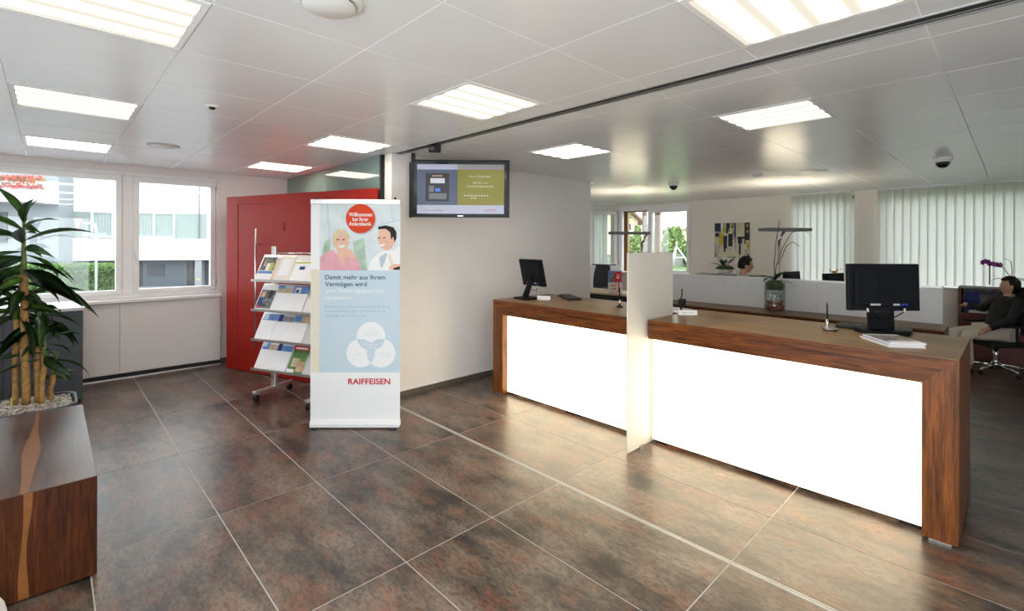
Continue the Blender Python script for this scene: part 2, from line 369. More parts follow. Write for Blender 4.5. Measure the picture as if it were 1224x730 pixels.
h = MB().tube([(hs, -.055, .35), (hs, -.055, 1.88)], .011, 10).build('handle', 'steel', dr)
t = MB()
for z in (.55, 1.68): t.tube([(hs, -.055, z), (hs, .006, z)], .008, 8)
t.build('standoff', 'steel', h)
t = MB()
for z in (.3, 1.1, 1.9): t.tube([(d1-.002, -.004, z-.05), (d1-.002, -.004, z+.05)], .006, 8)
t.build('hinge', 'red_lacquer', dr)
# transom glass over it, in line with the television wall
o = thing('window_5', None, None, (2.67, 0, 0)); o['kind'] = 'structure'; o['label'] = 'greenish glass transom above the red partition'
MB().box(-.006, .006, 4.905, 6.35, .02, ZC-.002).build('pane', 'transom_glass', o); MB().box(-.006, .006, 6.356, YW-.002, .02, ZC-.002).build('pane', 'transom_glass', o)
MB().box(-.02, .02, 4.862, 4.902, .0, ZC-.002).build('edge_post', 'black_plastic', o)

# street windows
o = thing('window_1', None, None, (0, YW, 0)); o['kind'] = 'structure'; o['label'] = 'white framed street window in two casements'
t = MB(); y0, y1 = .01, .09
t.box(wx0, wx1, y0, y1, wz1-.05, wz1, .004); t.box(wx0, wx1, y0, y1, wz0, wz0+.055, .004)
t.box(wx1-.05, wx1, y0, y1, wz0+.055, wz1-.05, .004); t.box(.665, .775, y0, y1, wz0+.055, wz1-.05, .004); t.box(wx0, wx0+.05, y0, y1, wz0+.055, wz1-.05, .004)
t.build('frame', 'frame_white', o)
for a, b, hd in ((wx0+.05, .665, None), (.775, wx1-.05, .80)):
    s = MB(); z0, z1 = wz0+.055, wz1-.05; k = .075; yy0, yy1 = -.012, .07
    s.box(a, b, yy0, yy1, z1-k, z1, .006); s.box(a, b, yy0, yy1, z0, z0+k-.02, .006); s.box(a, a+k-.012, yy0, yy1, z0+k-.02, z1-k, .006); s.box(b-k+.012, b, yy0, yy1, z0+k-.02, z1-k, .006)
    so = s.build('sash', 'frame_white', o)
    MB().box(a+k-.014, b-k+.014, .028, .034, z0+k-.022, z1-k+.002).build('pane', 'window_glass', so)
    if hd:
        q = MB(); q.box(hd-.014, hd+.014, -.022, -.012, 1.53, 1.60, .003); q.tube([(hd, -.02, 1.58), (hd, -.055, 1.58), (hd, -.055, 1.47)], .009, 8); q.build('handle', 'alu', so)
    q = MB()
    for z in (z0+.12, z1-.12): q.tube([(b+.004 if hd else a-.004, -.016, z-.04), (b+.004 if hd else a-.004, -.016, z+.04)], .009, 8)
    q.build('hinge', 'alu', so)
struct(MB().box(wx0-.03, wx1+.0, YW-.16, YW+.012, .945, .982, .004).build('trim_3', 'frame_white'), 'white window sill board under the street windows')
rc = thing('radiator_cover', 'pale perforated metal radiator cover below the street windows', 'radiator cover', (0, YW, 0))
q = MB(); q.box(-1.44, wx1-.01, -.10, -.003, .06, .94); q.build('casing', 'cover_metal', rc)
for a, b in ((-1.43, -.42), (-.414, .632), (.638, wx1-.012)):
    p = MB().box(a, b, -.118, -.101, .07, .937, .002).build('front_panel', 'cover_metal', rc)
q = MB()
for z in [.16+.1*i for i in range(4)]: q.box(.70, wx1-.2, -.1186, -.1181, z, z+.003)
q.build('rib', 'frame_white', rc)
MB().box(-1.44, wx1-.01, -.09, -.02, 0.0, .06).build('base', 'dark_gap', rc)
MB().box(-1.44, wx1-.01, -.128, -.119, 0.0, .014).build('floor_rail', 'alu', rc)
struct(MB().box(wx1+.002, 2.45, YW-.012, YW-.001, 0, .06).build('baseboard_left', 'skirting'), 'dark skirting strip under the white window pier')

# far wall with window, picture pier and blinds
t = MB(); th = .25
ops = [(-1.9, 1.70), (2.06, 3.10), (5.18, 7.05), (7.35, 8.6)]        # openings in y
edges = [YB]+[v for p in ops for v in p]+[9.2]
for a, b in zip(edges[0::2], edges[1::2]): t.box(XF, XF+th, a, b, 0, ZC)
for i, (a, b) in enumerate(ops):
    t.box(XF, XF+th, a, b, 0, 1.0); t.box(XF, XF+th, a, b, 2.60, ZC)
struct(t.build('wall_right', 'warm_wall'), 'cream far wall of the office with window piers')
struct(MB().box(6.24, XF, 9.2, 9.3, 0, ZC).build('wall_corner', 'warm_wall'), 'cream end wall in the far office corner')
struct(MB().box(6.24, XF+.2, YW, 9.3, -.12, -.001).build('floor_annex', 'oxidised_stone_tile'), 'dark floor in the far office corner')
struct(MB().box(6.24, XF+.2, YW+.12, 9.3, ZC, ZC+.09).build('ceiling_annex', 'ceiling_panel'), 'white ceiling in the far office corner')
struct(MB().box(XF-.16, XF-.001, YB, 3.12, .985, 1.015, .004).build('trim_4', 'white_plastic'), 'white sill board under the vertical blinds')
struct(MB().box(XF-.12, XF-.002, YB, 3.12, .70, .984).build('trim_5', 'warm_wall'), 'cream parapet casing under the far sill')
# far window with timber outer frames
o = thing('window_2', None, None, (XF, 0, 0)); o['kind'] = 'structure'; o['label'] = 'far office window with timber frame and an open white casement'
a, b = 5.18, 7.05
t = MB(); t.box(.14, .22, a, b, 2.50, 2.60); t.box(.14, .22, a, b, 1.0, 1.06); t.box(.14, .22, a, a+.05, 1.06, 2.5); t.box(.14, .22, b-.13, b, 1.06, 2.5); t.box(.14, .22, 6.02, 6.16, 1.06, 2.5)
t.build('timber_frame', 'window_timber', o)
t = MB(); t.box(-.01, .08, a, b, 2.53, 2.62); t.box(-.01, .08, b-.06, b+.04, 1.0, 2.53); t.box(-.02, .10, a-.0, a+.02, 1.0, 2.53); t.build('lining', 'frame_white', o)
s = MB(); c, d = a+.02, 6.24
s.box(-.03, .05, c, d, 2.45, 2.545); s.box(-.03, .05, c, d, 1.0, 1.08); s.box(-.03, .05, d-.1, d, 1.08, 2.45); s.box(-.03, .05, c, c+.05, 1.08, 2.45)
so = s.build('sash', 'frame_white', o); MB().box(.008, .014, c+.05, d-.1, 1.08, 2.45).build('pane', 'window_glass', so)
MB().tube([(-.03, d-.05, 1.50), (-.09, d-.05, 1.50), (-.09, d+.07, 1.50)], .010, 8).build('handle', 'steel', so)
MB().box(.16, .166, 6.16, b-.13, 1.06, 2.5).build('pane', 'window_glass', o)
# opened inner casement standing into the room
L = .72
oc = MB(); oc.box(-L, 0, -.03, .03, 0, .07); oc.box(-L, 0, -.03, .03, 1.42, 1.5); oc.box(-L, -L+.08, -.03, .03, .07, 1.42); oc.box(-.08, 0, -.03, .03, .07, 1.42)
oco = oc.build('open_casement', 'frame_white', o, (-.03, 7.13, 1.03), radians(-28))
MB().box(-L+.08, -.08, -.003, .003, .07, 1.42).build('pane', 'window_glass', oco)
MB().tube([(-L+.04, -.03, .47), (-L+.04, -.08, .47), (-L-.03, -.09, .47)], .009, 8).build('handle', 'steel', oco)
struct(MB().box(XF-.20, XF-.001, 5.1, 8.6, .96, 1.0, .004).build('trim_6', 'warm_wall'), 'cream sill board under the far office window')
# glazing behind the blinds
for i, (a, b) in enumerate((ops[0], ops[1], ops[3])):
    g = MB(); 
    for y in ((a, b-.07) if b-a < 1.5 else (a, (a+b)/2-.035, b-.07)): g.box(XF+.12, XF+.19, y, y+.07, 1.0, 2.6)
    g.box(XF+.12, XF+.19, a, b, 2.53, 2.6); g.box(XF+.12, XF+.19, a, b, 1.0, 1.07)
    so = struct(g.build('window_%d' % (6+i), 'frame_white'), 'white framed office window covered by vertical blinds')
    MB().box(XF+.15, XF+.156, a+.07, b-.07, 1.07, 2.53).build('pane', 'window_glass', so)
# vertical blinds: every slat a piece
def blind(y0, y1, label, top=2.655, bot=1.03, x=XF-.06, pitch=.112, ang=9):
    o = thing('vertical_blind', label, 'blind', (x, y0, 0), 0, 'vertical blinds along the far wall')
    n = max(2, round((y1-y0)/pitch)); pitch = (y1-y0)/n
    MB().box(-.03, .03, 0, y1-y0, top, ZC-.001).build('head_rail', 'frame_white', o)
    b = MB(); wv = .064
    for sgn in (1,):
        P = [(-.004, -wv), (.004, -wv*.4), (.004, wv*.4), (-.004, wv)]
        for p, q in zip(P, P[1:]): b.face([(p[0], p[1], 0), (q[0], q[1], 0), (q[0], q[1], top-bot), (p[0], p[1], top-bot)])
    bmesh.ops.remove_doubles(b.bm, verts=b.bm.verts[:], dist=1e-5); bmesh.ops.solidify(b.bm, geom=b.bm.faces[:], thickness=.0012)
    me = bpy.data.meshes.new('slat'); b.bm.to_mesh(me); b.bm.free(); me.materials.append(MATS['blind_fabric'])
    for k in range(n):
        s = link('slat', me, o, (random.uniform(-.004, .004), (k+.5)*pitch, bot), radians(ang+random.uniform(-4, 4)))
    return o
blind(-1.85, 1.69, 'broad pale vertical blind behind the red cabinet and orchid')
blind(2.08, 3.07, 'pale vertical blind between the picture wall and the narrow pier')
blind(7.42, 8.55, 'pale vertical blind beside the open far window', top=2.60)

# ------------------------------------------------------------------ ceiling lights and fittings
def light_label(a, c):
    if a > 3: return 'square ceiling light over the counter with the wide monitor' if near(c, .953) else 'square ceiling light over the counter next to the television'
    if a > 1: return {0: 'ribbed square ceiling light beside the track, before the counter corner', 2: 'ribbed square ceiling light beside the track in front of the television', 4: 'ribbed square ceiling light above the banner and glass transom', 6: 'ribbed square ceiling light above the red door', -2: 'ribbed square ceiling light at the added entrance glazing beside the track'}[round(c-.2)]
    return {0: 'ribbed square ceiling light in front of the added side window', 2: 'ribbed square ceiling light above the wooden bench', 4: 'ribbed square ceiling light above the tall dracaena', 6: 'ribbed square ceiling light closest to the street windows', -2: 'ribbed square ceiling light in the corner by the added entrance glazing'}[round(c-.2)]
for (a, b, c, d) in LIGHTS:
    o = thing('ceiling_light', light_label(a, c), 'ceiling light', ((a+b)/2, (c+d)/2, ZC), 0, 'square recessed ceiling lights')
    hw, hd = (b-a)/2-.002, (d-c)/2-.002; k = .028
    t = MB(); t.box(-hw, hw, -hd, -hd+k, -.004, .006); t.box(-hw, hw, hd-k, hd, -.004, .006); t.box(-hw, -hw+k, -hd+k, hd-k, -.004, .006); t.box(hw-k, hw, -hd+k, hd-k, -.004, .006)
    t.build('frame', 'frame_white', o)
    f = MB(); n = 40; x0, x1, yy = -hw+k, hw-k, hd-k
    if a < 3:
        for i in range(n):
            p, q = x0+(x1-x0)*i/n, x0+(x1-x0)*(i+1)/n; m_ = (p+q)/2
            f.face([(p, -yy, .002), (m_, -yy, -.003), (m_, yy, -.003), (p, yy, .002)]); f.face([(m_, -yy, -.003), (q, -yy, .002), (q, yy, .002), (m_, yy, -.003)])
        bmesh.ops.remove_doubles(f.bm, verts=f.bm.verts[:], dist=1e-5)
        f.build('diffuser', 'tube_light', o)
    else:
        f.box(x0, x1, -yy, yy, -.002, .003); f.build('diffuser', 'tube_light_x', o)
def disc_fit(name, label, cat, p, prof, m, grp=None, extra=None):
    o = thing(name, label, cat, p, 0, grp); MB().lathe(prof, n=28).build('housing', m, o)
    if extra: extra(o)
    return o
def vent_extra(o):
    MB().lathe([(.0, -.030), (.098, -.030), (.102, -.026), (.102, -.018)], n=36).build('cover_plate', 'white_plastic', o)
disc_fit('ceiling_vent', 'large round white air valve in the ceiling', 'ceiling vent', (.818, 1.93, ZC), [(.135, 0), (.135, -.008), (.118, -.014), (.105, -.012), (.09, 0)], 'white_plastic', None, vent_extra)
disc_fit('ceiling_speaker', 'flat round loudspeaker in the ceiling towards the street windows', 'speaker', (.835, 5.99, ZC), [(.14, 0), (.14, -.006), (.11, -.010), (.0, -.010)], 'grey_top', None, lambda o: MB().lathe([(.105, -.0105), (.105, -.012), (0, -.012)]).build('grille', 'white_plastic', o))
disc_fit('ceiling_sensor', 'small white sensor button in a ceiling panel', 'sensor', (.843, 4.0, ZC), [(.05, 0), (.05, -.006), (.032, -.012), (.0, -.012)], 'white_plastic', None, lambda o: MB().lathe([(.022, -.012), (.018, -.024), (0, -.026)]).build('lens', 'black_plastic', o))
for p, lb in (((7.19, 3.79, ZC), 'black and white dome camera near the far office window'), ((7.233, .577, ZC), 'black and white dome camera in front of the broad blind')):
    o = disc_fit('dome_camera', lb, 'camera', p, [(.085, 0), (.085, -.02), (.075, -.055), (.06, -.06)], 'white_plastic', 'dome cameras on the office ceiling')
    MB().lathe([(.066, -.055), (.060, -.085), (.040, -.110), (.015, -.120), (0, -.121)], n=24).build('dome', 'black_gloss', o)
o = disc_fit('smoke_detector', 'white smoke detector on the office ceiling', 'smoke detector', (7.156, 2.507, ZC), [(.065, 0), (.065, -.015), (.055, -.035), (.03, -.05), (0, -.052)], 'white_plastic')
MB().lathe([(.058, -.022), (.061, -.025), (.058, -.028)], n=24).build('slot_ring', 'black_plastic', o)
for p, lb in (((7.19, 4.43, ZC), 'round flat downlight plate near the first dome camera'), ((7.394, 1.89, ZC), 'round flat downlight plate beyond the smoke detector')):
    o = disc_fit('downlight_plate', lb, 'downlight', p, [(.16, 0), (.16, -.004), (.13, -.008), (.0, -.008)], 'white_plastic', 'round plates on the office ceiling')
    MB().lathe([(.10, -.0085), (.095, -.011), (0, -.011)], n=24).build('lens', 'frame_white', o)
o = thing('motion_sensor', 'small black motion sensor hanging from the ceiling track', 'sensor', (2.775, 4.02, ZC), radians(-40))
MB().box(-.06, .06, -.03, .03, -.075, -.003, .006).build('housing', 'black_plastic', o); MB().box(-.045, -.005, -.034, -.028, -.055, -.03).build('window', 'sap_wood', o); MB().tube([(.02, -.03, -.04), (.02, -.036, -.04)], .014, 12).build('lens', 'black_gloss', o)

# ------------------------------------------------------------------ reception counters
def veneer_mat():
    m = MATS['walnut_top_lit'] = MATS['walnut_top_lit'].copy(); n = m.node_tree.nodes; l = m.node_tree.links; b = n['Principled BSDF']
    src = b.inputs['Base Color'].links[0].from_socket
    oi = n.new('ShaderNodeObjectInfo'); mr = n.new('ShaderNodeMapRange'); mr.inputs['To Min'].default_value = .75; mr.inputs['To Max'].default_value = 1.2
    vm = n.new('ShaderNodeVectorMath'); vm.operation = 'SCALE'; l.new(oi.outputs['Random'], mr.inputs['Value']); l.new(mr.outputs[0], vm.inputs['Scale']); l.new(src, vm.inputs[0]); l.new(vm.outputs[0], b.inputs['Base Color'])
veneer_mat()
CX0, CX1, CZ = 3.66, 4.59, 1.06
def counter(y0, y1, leg_at, label):
    o = thing('reception_counter', label, 'counter', (CX0, y0, 0)); L = y1-y0; D = CX1-CX0; k = .16; zt = CZ-.004
    # mitred worktop beam and end panel
    if leg_at == 'y1': beam = [(0, zt), (L, zt), (L-k, CZ-k), (0, CZ-k)]; leg = [(L, zt), (L, .015), (L-k, .015), (L-k, CZ-k)]; py0, py1 = .004, L-k-.004; fy = L-k/2
    else: beam = [(0, zt), (L, zt), (L, CZ-k), (k, CZ-k)]; leg = [(0, zt), (k, CZ-k), (k, .015), (0, .015)]; py0, py1 = k+.004, L-.004; fy = k/2
    MB().prism(beam, 0, D, 'x').build('worktop_beam', 'walnut_y', o)
    MB().prism(leg, 0, D, 'x').build('end_panel', 'walnut_z', o)
    rows = 4; ys = {0: [0, .62, 1.45], 1: [0, 1.1], 2: [0, .4, 1.3], 3: [0, .85]}
    for r in range(rows):
        cuts = [c for c in ys[r] if c < L-.2]+[L]
        for c, d in zip(cuts, cuts[1:]): MB().box(D*r/rows+.0004, D*(r+1)/rows-.0004, c+.0003, d-.0003, zt, CZ).build('veneer_board', 'walnut_top_lit', o)
    gp = MB().box(.072, .084, py0, py1, .035, CZ-k-.003).build('light_panel', 'counter_glow', o)
    tag(gp, 'backlit opal front panel')
    MB().box(.10, D-.06, py0+.01, py1-.01, .07, CZ-k).build('cabinet_body', 'anthracite', o)
    for y in (py0+.06, (py0+py1)/2, py1-.06): MB().box(.10, .2, y-.05, y+.05, 0, .07).build('foot', 'black_plastic', o)
    MB().box(.012, D-.02, fy-.05, fy+.05, 0, .015).build('foot_plate', 'steel', o)
    return o
counter(2.20, 4.13, 'y1', 'walnut counter with glowing front next to the television wall')
counter(.22, 2.155, 'y0', 'walnut counter with glowing front carrying the large monitor and magazines')
o = thing('frosted_divider', 'tall frosted glass screen between the two counters', 'divider', (3.38, 2.178, 0))
MB().box(0, .735, -.006, .006, .004, 1.625, .001).build('glass_sheet', 'frosted_glass', o)
t = MB(); t.box(.18, .24, -.012, .012, 0, .02); t.build('floor_clip', 'steel', o); MB().box(.65, .70, -.012, .012, 0, .02).build('floor_clip', 'steel', o)

# ------------------------------------------------------------------ monitors, keyboards, pens on the counters
mat('monitor_black', (.006, .007, .010), .55, var=.15, scale=40, spec=.18)
mat('port_blue', (.02, .05, .45), .4); mat('port_grey', (.45, .47, .5), .4); mat('screen_dark', (.015, .018, .022), .15)
def monitor(name, label, p, rz, w_, h_, zc, tilt, lean, stand='plate', group=None, ports=True):
    """back of the screen towards local -y"""
    o = thing(name, label, 'monitor', p, rz, group)
    rot = (radians(tilt), 0, 0)
    t = MB(); t.box(-w_/2, w_/2, -.012, .022, -h_/2, h_/2, .006, 2); t.box(-w_*.42, w_*.42, -.028, -.012, -h_*.40, h_*.40, .006, 2)
    sh = t.build('shell', 'monitor_black', o, (0, 0, zc), rot=rot)
    MB().box(-w_/2+.015, w_/2-.015, .0222, .0235, -h_/2+.018, h_/2-.015).build('display', 'screen_dark', sh)
    t = MB(); t.box(-w_*.15, w_*.15, -.034, -.028, -h_*.1, h_*.22, .003); t.box(-w_*.15, w_*.12, -.033, -.028, h_*.27, h_*.30, .001); t.build('mount_plate', 'monitor_black', sh)
    if ports:
        for x0, x1, m_ in ((-.22, -.08, 'port_grey'), (.10, .19, 'port_grey'), (.22, .30, 'port_blue')):
            MB().box(x0*w_, x1*w_, -.032, -.0275, -h_*.385, -h_*.345).build('port', m_, sh)
        MB().tube([(-.27*w_, -.03, -.36*h_), (-.27*w_, -.036, -.5*h_), (-.2*w_, -.03, -.62*h_), (-.02*w_, .0, -.68*h_)], .004, 6).build('cable', 'monitor_black', sh)
        MB().tube([(.26*w_, -.03, -.36*h_), (.25*w_, -.036, -.5*h_), (.15*w_, -.03, -.6*h_), (.04*w_, .0, -.72*h_)], .004, 6).build('cable', 'monitor_black', sh)
        for x in (-.27, .25): MB().tube([(x*w_, -.034, -.44*h_), (x*w_*.97, -.036, -.52*h_)], .0062, 8).build('plug', 'white_plastic', sh)
    if stand == 'plate':
        t = MB(); t.prism([(-.085, 0.03), (.085, .03), (.075, zc-.02), (-.105, zc-.02)], .0, .03, 'y'); t.build('stand_column', 'monitor_black', o)
        MB().box(-.05, .05, -.004, 0, zc*.45, zc*.52, .001).build('cable_slot', 'black_gloss', o)
        t = MB(); t.box(-.13, .13, -.09, .12, 0, .028, .008, 2); t.build('base', 'monitor_black', o)
    else:
        t = MB(); t.tube([(0, lean-.03, .02), (0, lean*.5, zc*.55), (0, .0, zc-.05)], [.035, .032, .03], 8); t.build('stand_arm', 'monitor_black', o)
        MB().box(-.03, .03, -.005+lean*.5, .005+lean*.5, zc*.5, zc*.53).build('arm_badge', 'alu', o)
        t = MB(); t.box(-.115, .115, lean-.11, lean+.10, 0, .022, .008, 2); t.build('base', 'monitor_black', o)
    return o
def face_dir(dx, dy): return atan2(-dx, dy)     # turns local +y towards (dx, dy)
pR = Vector((4.32, .665, CZ)); pL = Vector((4.06, 3.90, CZ))
monitor('computer_monitor', 'wide black monitor turned away on the counter beside the magazines', pR, face_dir(FW.x+.04, FW.y), .50, .335, .335, -2, 0)
monitor('computer_monitor', 'small tilted black monitor by the television wall', pL, face_dir(1, -.12), .40, .315, .30, 13, -.075, 'arm')
mat('key_grey', (.05, .05, .055), .5)
def keyboard(label, p, rz, kind='keyboard'):
    o = thing('keyboard', label, 'keyboard', p, rz); MB().box(-.23, .23, -.08, .08, 0, .022, .006).build('case', 'black_plastic', o)
    for r in range(4):
        for k in range(14): 
            x = -.21+k*.03; y = -.06+r*.033
            if r == 0 and 4 <= k < 9:
                if k == 4: MB().box(x, x+.145, y, y+.026, .022, .028).build('key', 'key_grey', o)
                continue
            link('key', KEY, o, (x, y, .022))
    return o
b = MB().box(0, .025, 0, .026, 0, .006); KEY = bpy.data.meshes.new('key'); b.bm.to_mesh(KEY); b.bm.free(); KEY.materials.append(MATS['key_grey'])
keyboard('black keyboard behind the wide monitor', (4.485, .75, CZ), face_dir(.93, .12)+0)
keyboard('black keyboard beside the small tilted monitor', (4.40, 3.62, CZ), face_dir(.7, -.5))
def pen_stand(p, rz, label, dish=False):
    o = thing('counter_pen', label, 'pen', p, rz)
    if dish:
        MB().lathe([(0, 0), (.042, 0), (.05, .012), (.052, .02), (.046, .018), (.03, .008), (0, .008)], (-.06, 0, 0), 20).build('coin_dish', 'steel', o)
    MB().box(-.045, .045, -.03, .03, 0, .014, .004).build('base', 'black_plastic' if not dish else 'steel', o)
    MB().tube([(0, 0, .014), (0, 0, .075)], [.012, .010], 10).build('holder', 'chrome', o)
    MB().tube([(0, 0, .06), (.004, 0, .17), (.005, 0, .20)], [.006, .006, .003], 8).build('pen', 'black_plastic', o)
    return o
pen_stand((4.16, 2.77, CZ), .7, 'black counter pen in its holder before the frosted screen')
pen_stand((4.25, .99, CZ), .5, 'silver counter pen with a coin dish beside the wide monitor', True)
def name_plate(p, rz, label, w_=.15):
    o = thing('name_plate', label, 'name plate', p, rz, 'name plates on the counters')
    MB().prism([(-.022, 0), (.022, 0), (.004, .042), (-.004, .042)], -w_/2, w_/2, 'x').build('plate', 'white_plastic', o)
    t = MB()
    for k in range(9):
        x = -w_*.3+k*w_*.07
        if k == 4: continue
        t.box(x, x+w_*.055, -.0155, -.0135, .017, .024)
    t.build('printed_name', 'port_grey', o)
name_plate((4.08, 3.735, CZ), -pi/2+YAW-.25, 'white name plate in front of the small tilted monitor')
name_plate((4.17, 2.06, CZ), -pi/2+YAW+.02, 'white name plate beside the black pen cup', .17)
# pen cup on a round tray, right behind the divider
o = thing('pen_cup', 'black pen cup with a pen on a chrome post', 'pen cup', (4.27, 2.235-.07, CZ), .3)
MB().lathe([(0, 0), (.075, 0), (.075, .006), (0, .006)], n=24).build('tray', 'alu', o); MB().tube([(-.03, 0, .006), (-.03, 0, .12)], .009, 8).build('post', 'black_plastic', o)
MB().lathe([(0, .06), (.034, .06), (.036, .125), (.031, .125), (.029, .066), (0, .066)], (.015, 0, 0), 18).build('cup', 'black_plastic', o)
MB().tube([(-.035, 0, .12), (-.035, 0, .145), (.005, 0, .155), (.018, 0, .22)], .006, 8).build('pen', 'black_plastic', o); MB().tube([(.01, 0, .08), (.02, .01, .165)], .005, 8).build('white_pen', 'white_plastic', o)
# magazines beside the wide monitor
mat('mag_photo', (.22, .20, .18), .35, var=.8, scale=30); mat('mag_red', (.6, .05, .04), .4); mat('mag_navy', (.04, .06, .18), .4)
mag_c = Vector((3.955, .56, CZ)); 
for i, (dx, dy, rz, lb) in enumerate(((0, 0, 0, 'lower'), (-.004, .006, .03, 'middle'), (.005, -.004, -.02, 'top'))):
    z = CZ+.0105*i
    o = thing('magazine', {'lower': 'bottom magazine of the pile beside the wide monitor', 'middle': 'middle magazine of the pile beside the wide monitor', 'top': 'top magazine with photo cover beside the wide monitor'}[lb], 'magazine', (mag_c.x+dx, mag_c.y+dy, z), radians(-52)+rz, 'magazines on the counter')
    MB().box(-.105, .105, -.148, .148, 0, .009, .001).build('pages', 'white_paper', o); MB().box(-.105, .105, -.148, .148, .009, .0103).build('cover', 'white_paper', o)
    MB().box(-.085, .1, -.08, .12, .0103, .0105).build('cover_photo', 'mag_photo', o); MB().box(-.105, -.09, -.148, .148, .0103, .0105).build('spine_band', 'mag_navy' if i else 'mag_red', o)

# ------------------------------------------------------------------ back counter, half-height screen, orchid vase
BX0, BX1, BZ = 6.02, 6.49, .90
o = thing('back_counter', 'long walnut sideboard in front of the white half-height screen', 'sideboard', (BX0, .47, 0)); L = 3.12
MB().box(0, BX1-BX0, 0, L, BZ-.012, BZ).build('top', 'walnut_top_lit', o); MB().box(-.0, BX1-BX0, 0, L, BZ-.10, BZ-.0125).build('edge_beam', 'bench_wood', o)
for k in range(4):
    MB().box(.012, .03, .02+k*.77, .02+k*.77+.764, .08, BZ-.104).build('door', 'walnut_z', o)
MB().box(.03, BX1-BX0, .02, L-.02, .05, BZ-.10).build('body', 'anthracite', o); MB().box(.05, BX1-BX0-.02, .04, L-.04, 0, .05).build('plinth', 'black_plastic', o)
mat('screen_white', (.58, .58, .60), .6, var=.02)
o = thing('half_screen', 'white half-height office screen behind the sideboard', 'partition', (BX1+.005, .525, 0)); L = 3.25
for k in range(3): MB().box(0, .045, k*L/3+.001, (k+1)*L/3-.001, .0, 1.262).build('panel', 'screen_white', o)
MB().box(-.002, .047, 0, L, 1.262, 1.28).build('top_rail', 'alu', o); MB().box(-.002, .047, -.012, 0, 0, 1.28).build('end_post', 'screen_white', o)
# vase with orchid
vp = onZ(923, 374, BZ); vp.x = 6.16
mat('leaf_green', (.022, .07, .014), .4, var=.35, scale=14); mat('leaf_light', (.10, .16, .03), .4, var=.3, scale=14); mat('stem_brown', (.10, .075, .04), .6, var=.2, scale=30)
mat('moss', (.05, .08, .03), .9, var=.5, scale=40, bump=.5); mat('bark_red', (.22, .045, .03), .7, var=.6, scale=50, bump=.6); mat('pebble', (.62, .62, .62), .5, var=.5, scale=60, bump=.4); mat('petal_purple', (.22, .02, .22), .5, var=.3, scale=30)
o = thing('orchid_vase', 'tall clear glass vase with a faded orchid on the sideboard', 'vase', vp)
MB().lathe([(0, 0), (.108, 0), (.11, .012), (.11, .36), (.106, .36), (.104, .03), (0, .03)], n=36).build('glass', 'vase_glass', o)
MB().lathe([(0, .032), (.1, .032), (.1, .085), (.06, .10), (0, .095)], n=24).build('bark_layer', 'bark_red', o)
for k in range(9):
    a = k*.7; MB().ball((.07*cos(a), .07*sin(a), .105+.02*(k % 2)), .026, 1, .8, .7, 8).build('bark_chip', 'bark_red', o)
t = MB()
for k in range(26): a = k*2.4; r_ = .085*sqrt((k % 13+1)/13); t.ball((r_*cos(a), r_*sin(a), .15+.15*random.random()), .022, 1, 1, 1, 6)
t.build('root_fill', 'pebble', o)['kind'] = 'stuff'
MB().lathe([(0, .27), (.09, .27), (.10, .32), (.07, .37), (0, .38)], n=20).build('moss_cap', 'moss', o)
def leaf_mesh(name, L, wd, droop, m, n=7, fold=.25, tipw=0.):
    b = MB(); rows = []
    for i in range(n+1):
        t_ = i/n; a = droop*t_**1.4; 
        x = sum(L/n*cos(droop*((j+.5)/n)**1.4) for j in range(i)); z = -sum(L/n*sin(droop*((j+.5)/n)**1.4) for j in range(i))
        h = wd/2*max(.10 if t_ < .5 else .03, sin(pi*t_**.85)**1.15)
        rows.append([b.bm.verts.new((x, -h, z+fold*h)), b.bm.verts.new((x, 0, z)), b.bm.verts.new((x, h, z+fold*h))])
    for A_, B_ in zip(rows, rows[1:]):
        for k in (0, 1): f = b.bm.faces.new((A_[k], B_[k], B_[k+1], A_[k+1])); f.smooth = True
    bmesh.ops.solidify(b.bm, geom=b.bm.faces[:], thickness=.0012)
    me = bpy.data.meshes.new(name); b.bm.to_mesh(me); b.bm.free(); me.materials.append(MATS[m]); return me
OL = leaf_mesh('leaf', .24, .075, 1.0, 'leaf_green'); OL2 = leaf_mesh('leaf', .24, .06, .9, 'leaf_light')
for a, e, me in ((-.9, -.1, OL2), (.4, -.5, OL), (1.7, -.6, OL), (2.9, -.4, OL), (4.1, -.9, OL), (5.2, -1.0, OL)): link('leaf', me, o, (0, 0, .37), rot=(0, e, a))
MB().tube([(0, 0, .37), (.015, .01, .60), (.02, -.01, .85), (.07, -.03, 1.08)], [.006, .005, .005, .004], 6).build('stake', 'stem_brown', o)
RV = Vector((RT.x, RT.y, 0))
for (a, h_) in ((.42, .98), (.30, .83)):
    pts = [Vector((0, 0, .38)), Vector((0, 0, .55))+RV*.02, Vector((0, 0, h_-.22))+RV*(a*.22), Vector((0, 0, h_-.05))+RV*(a*.45), Vector((0, 0, h_))+RV*(a*.7), Vector((0, 0, h_-.06))+RV*a]
    MB().tube(pts, [.005, .005, .004, .004, .003, .002], 6).build('flower_stem', 'stem_brown', o)

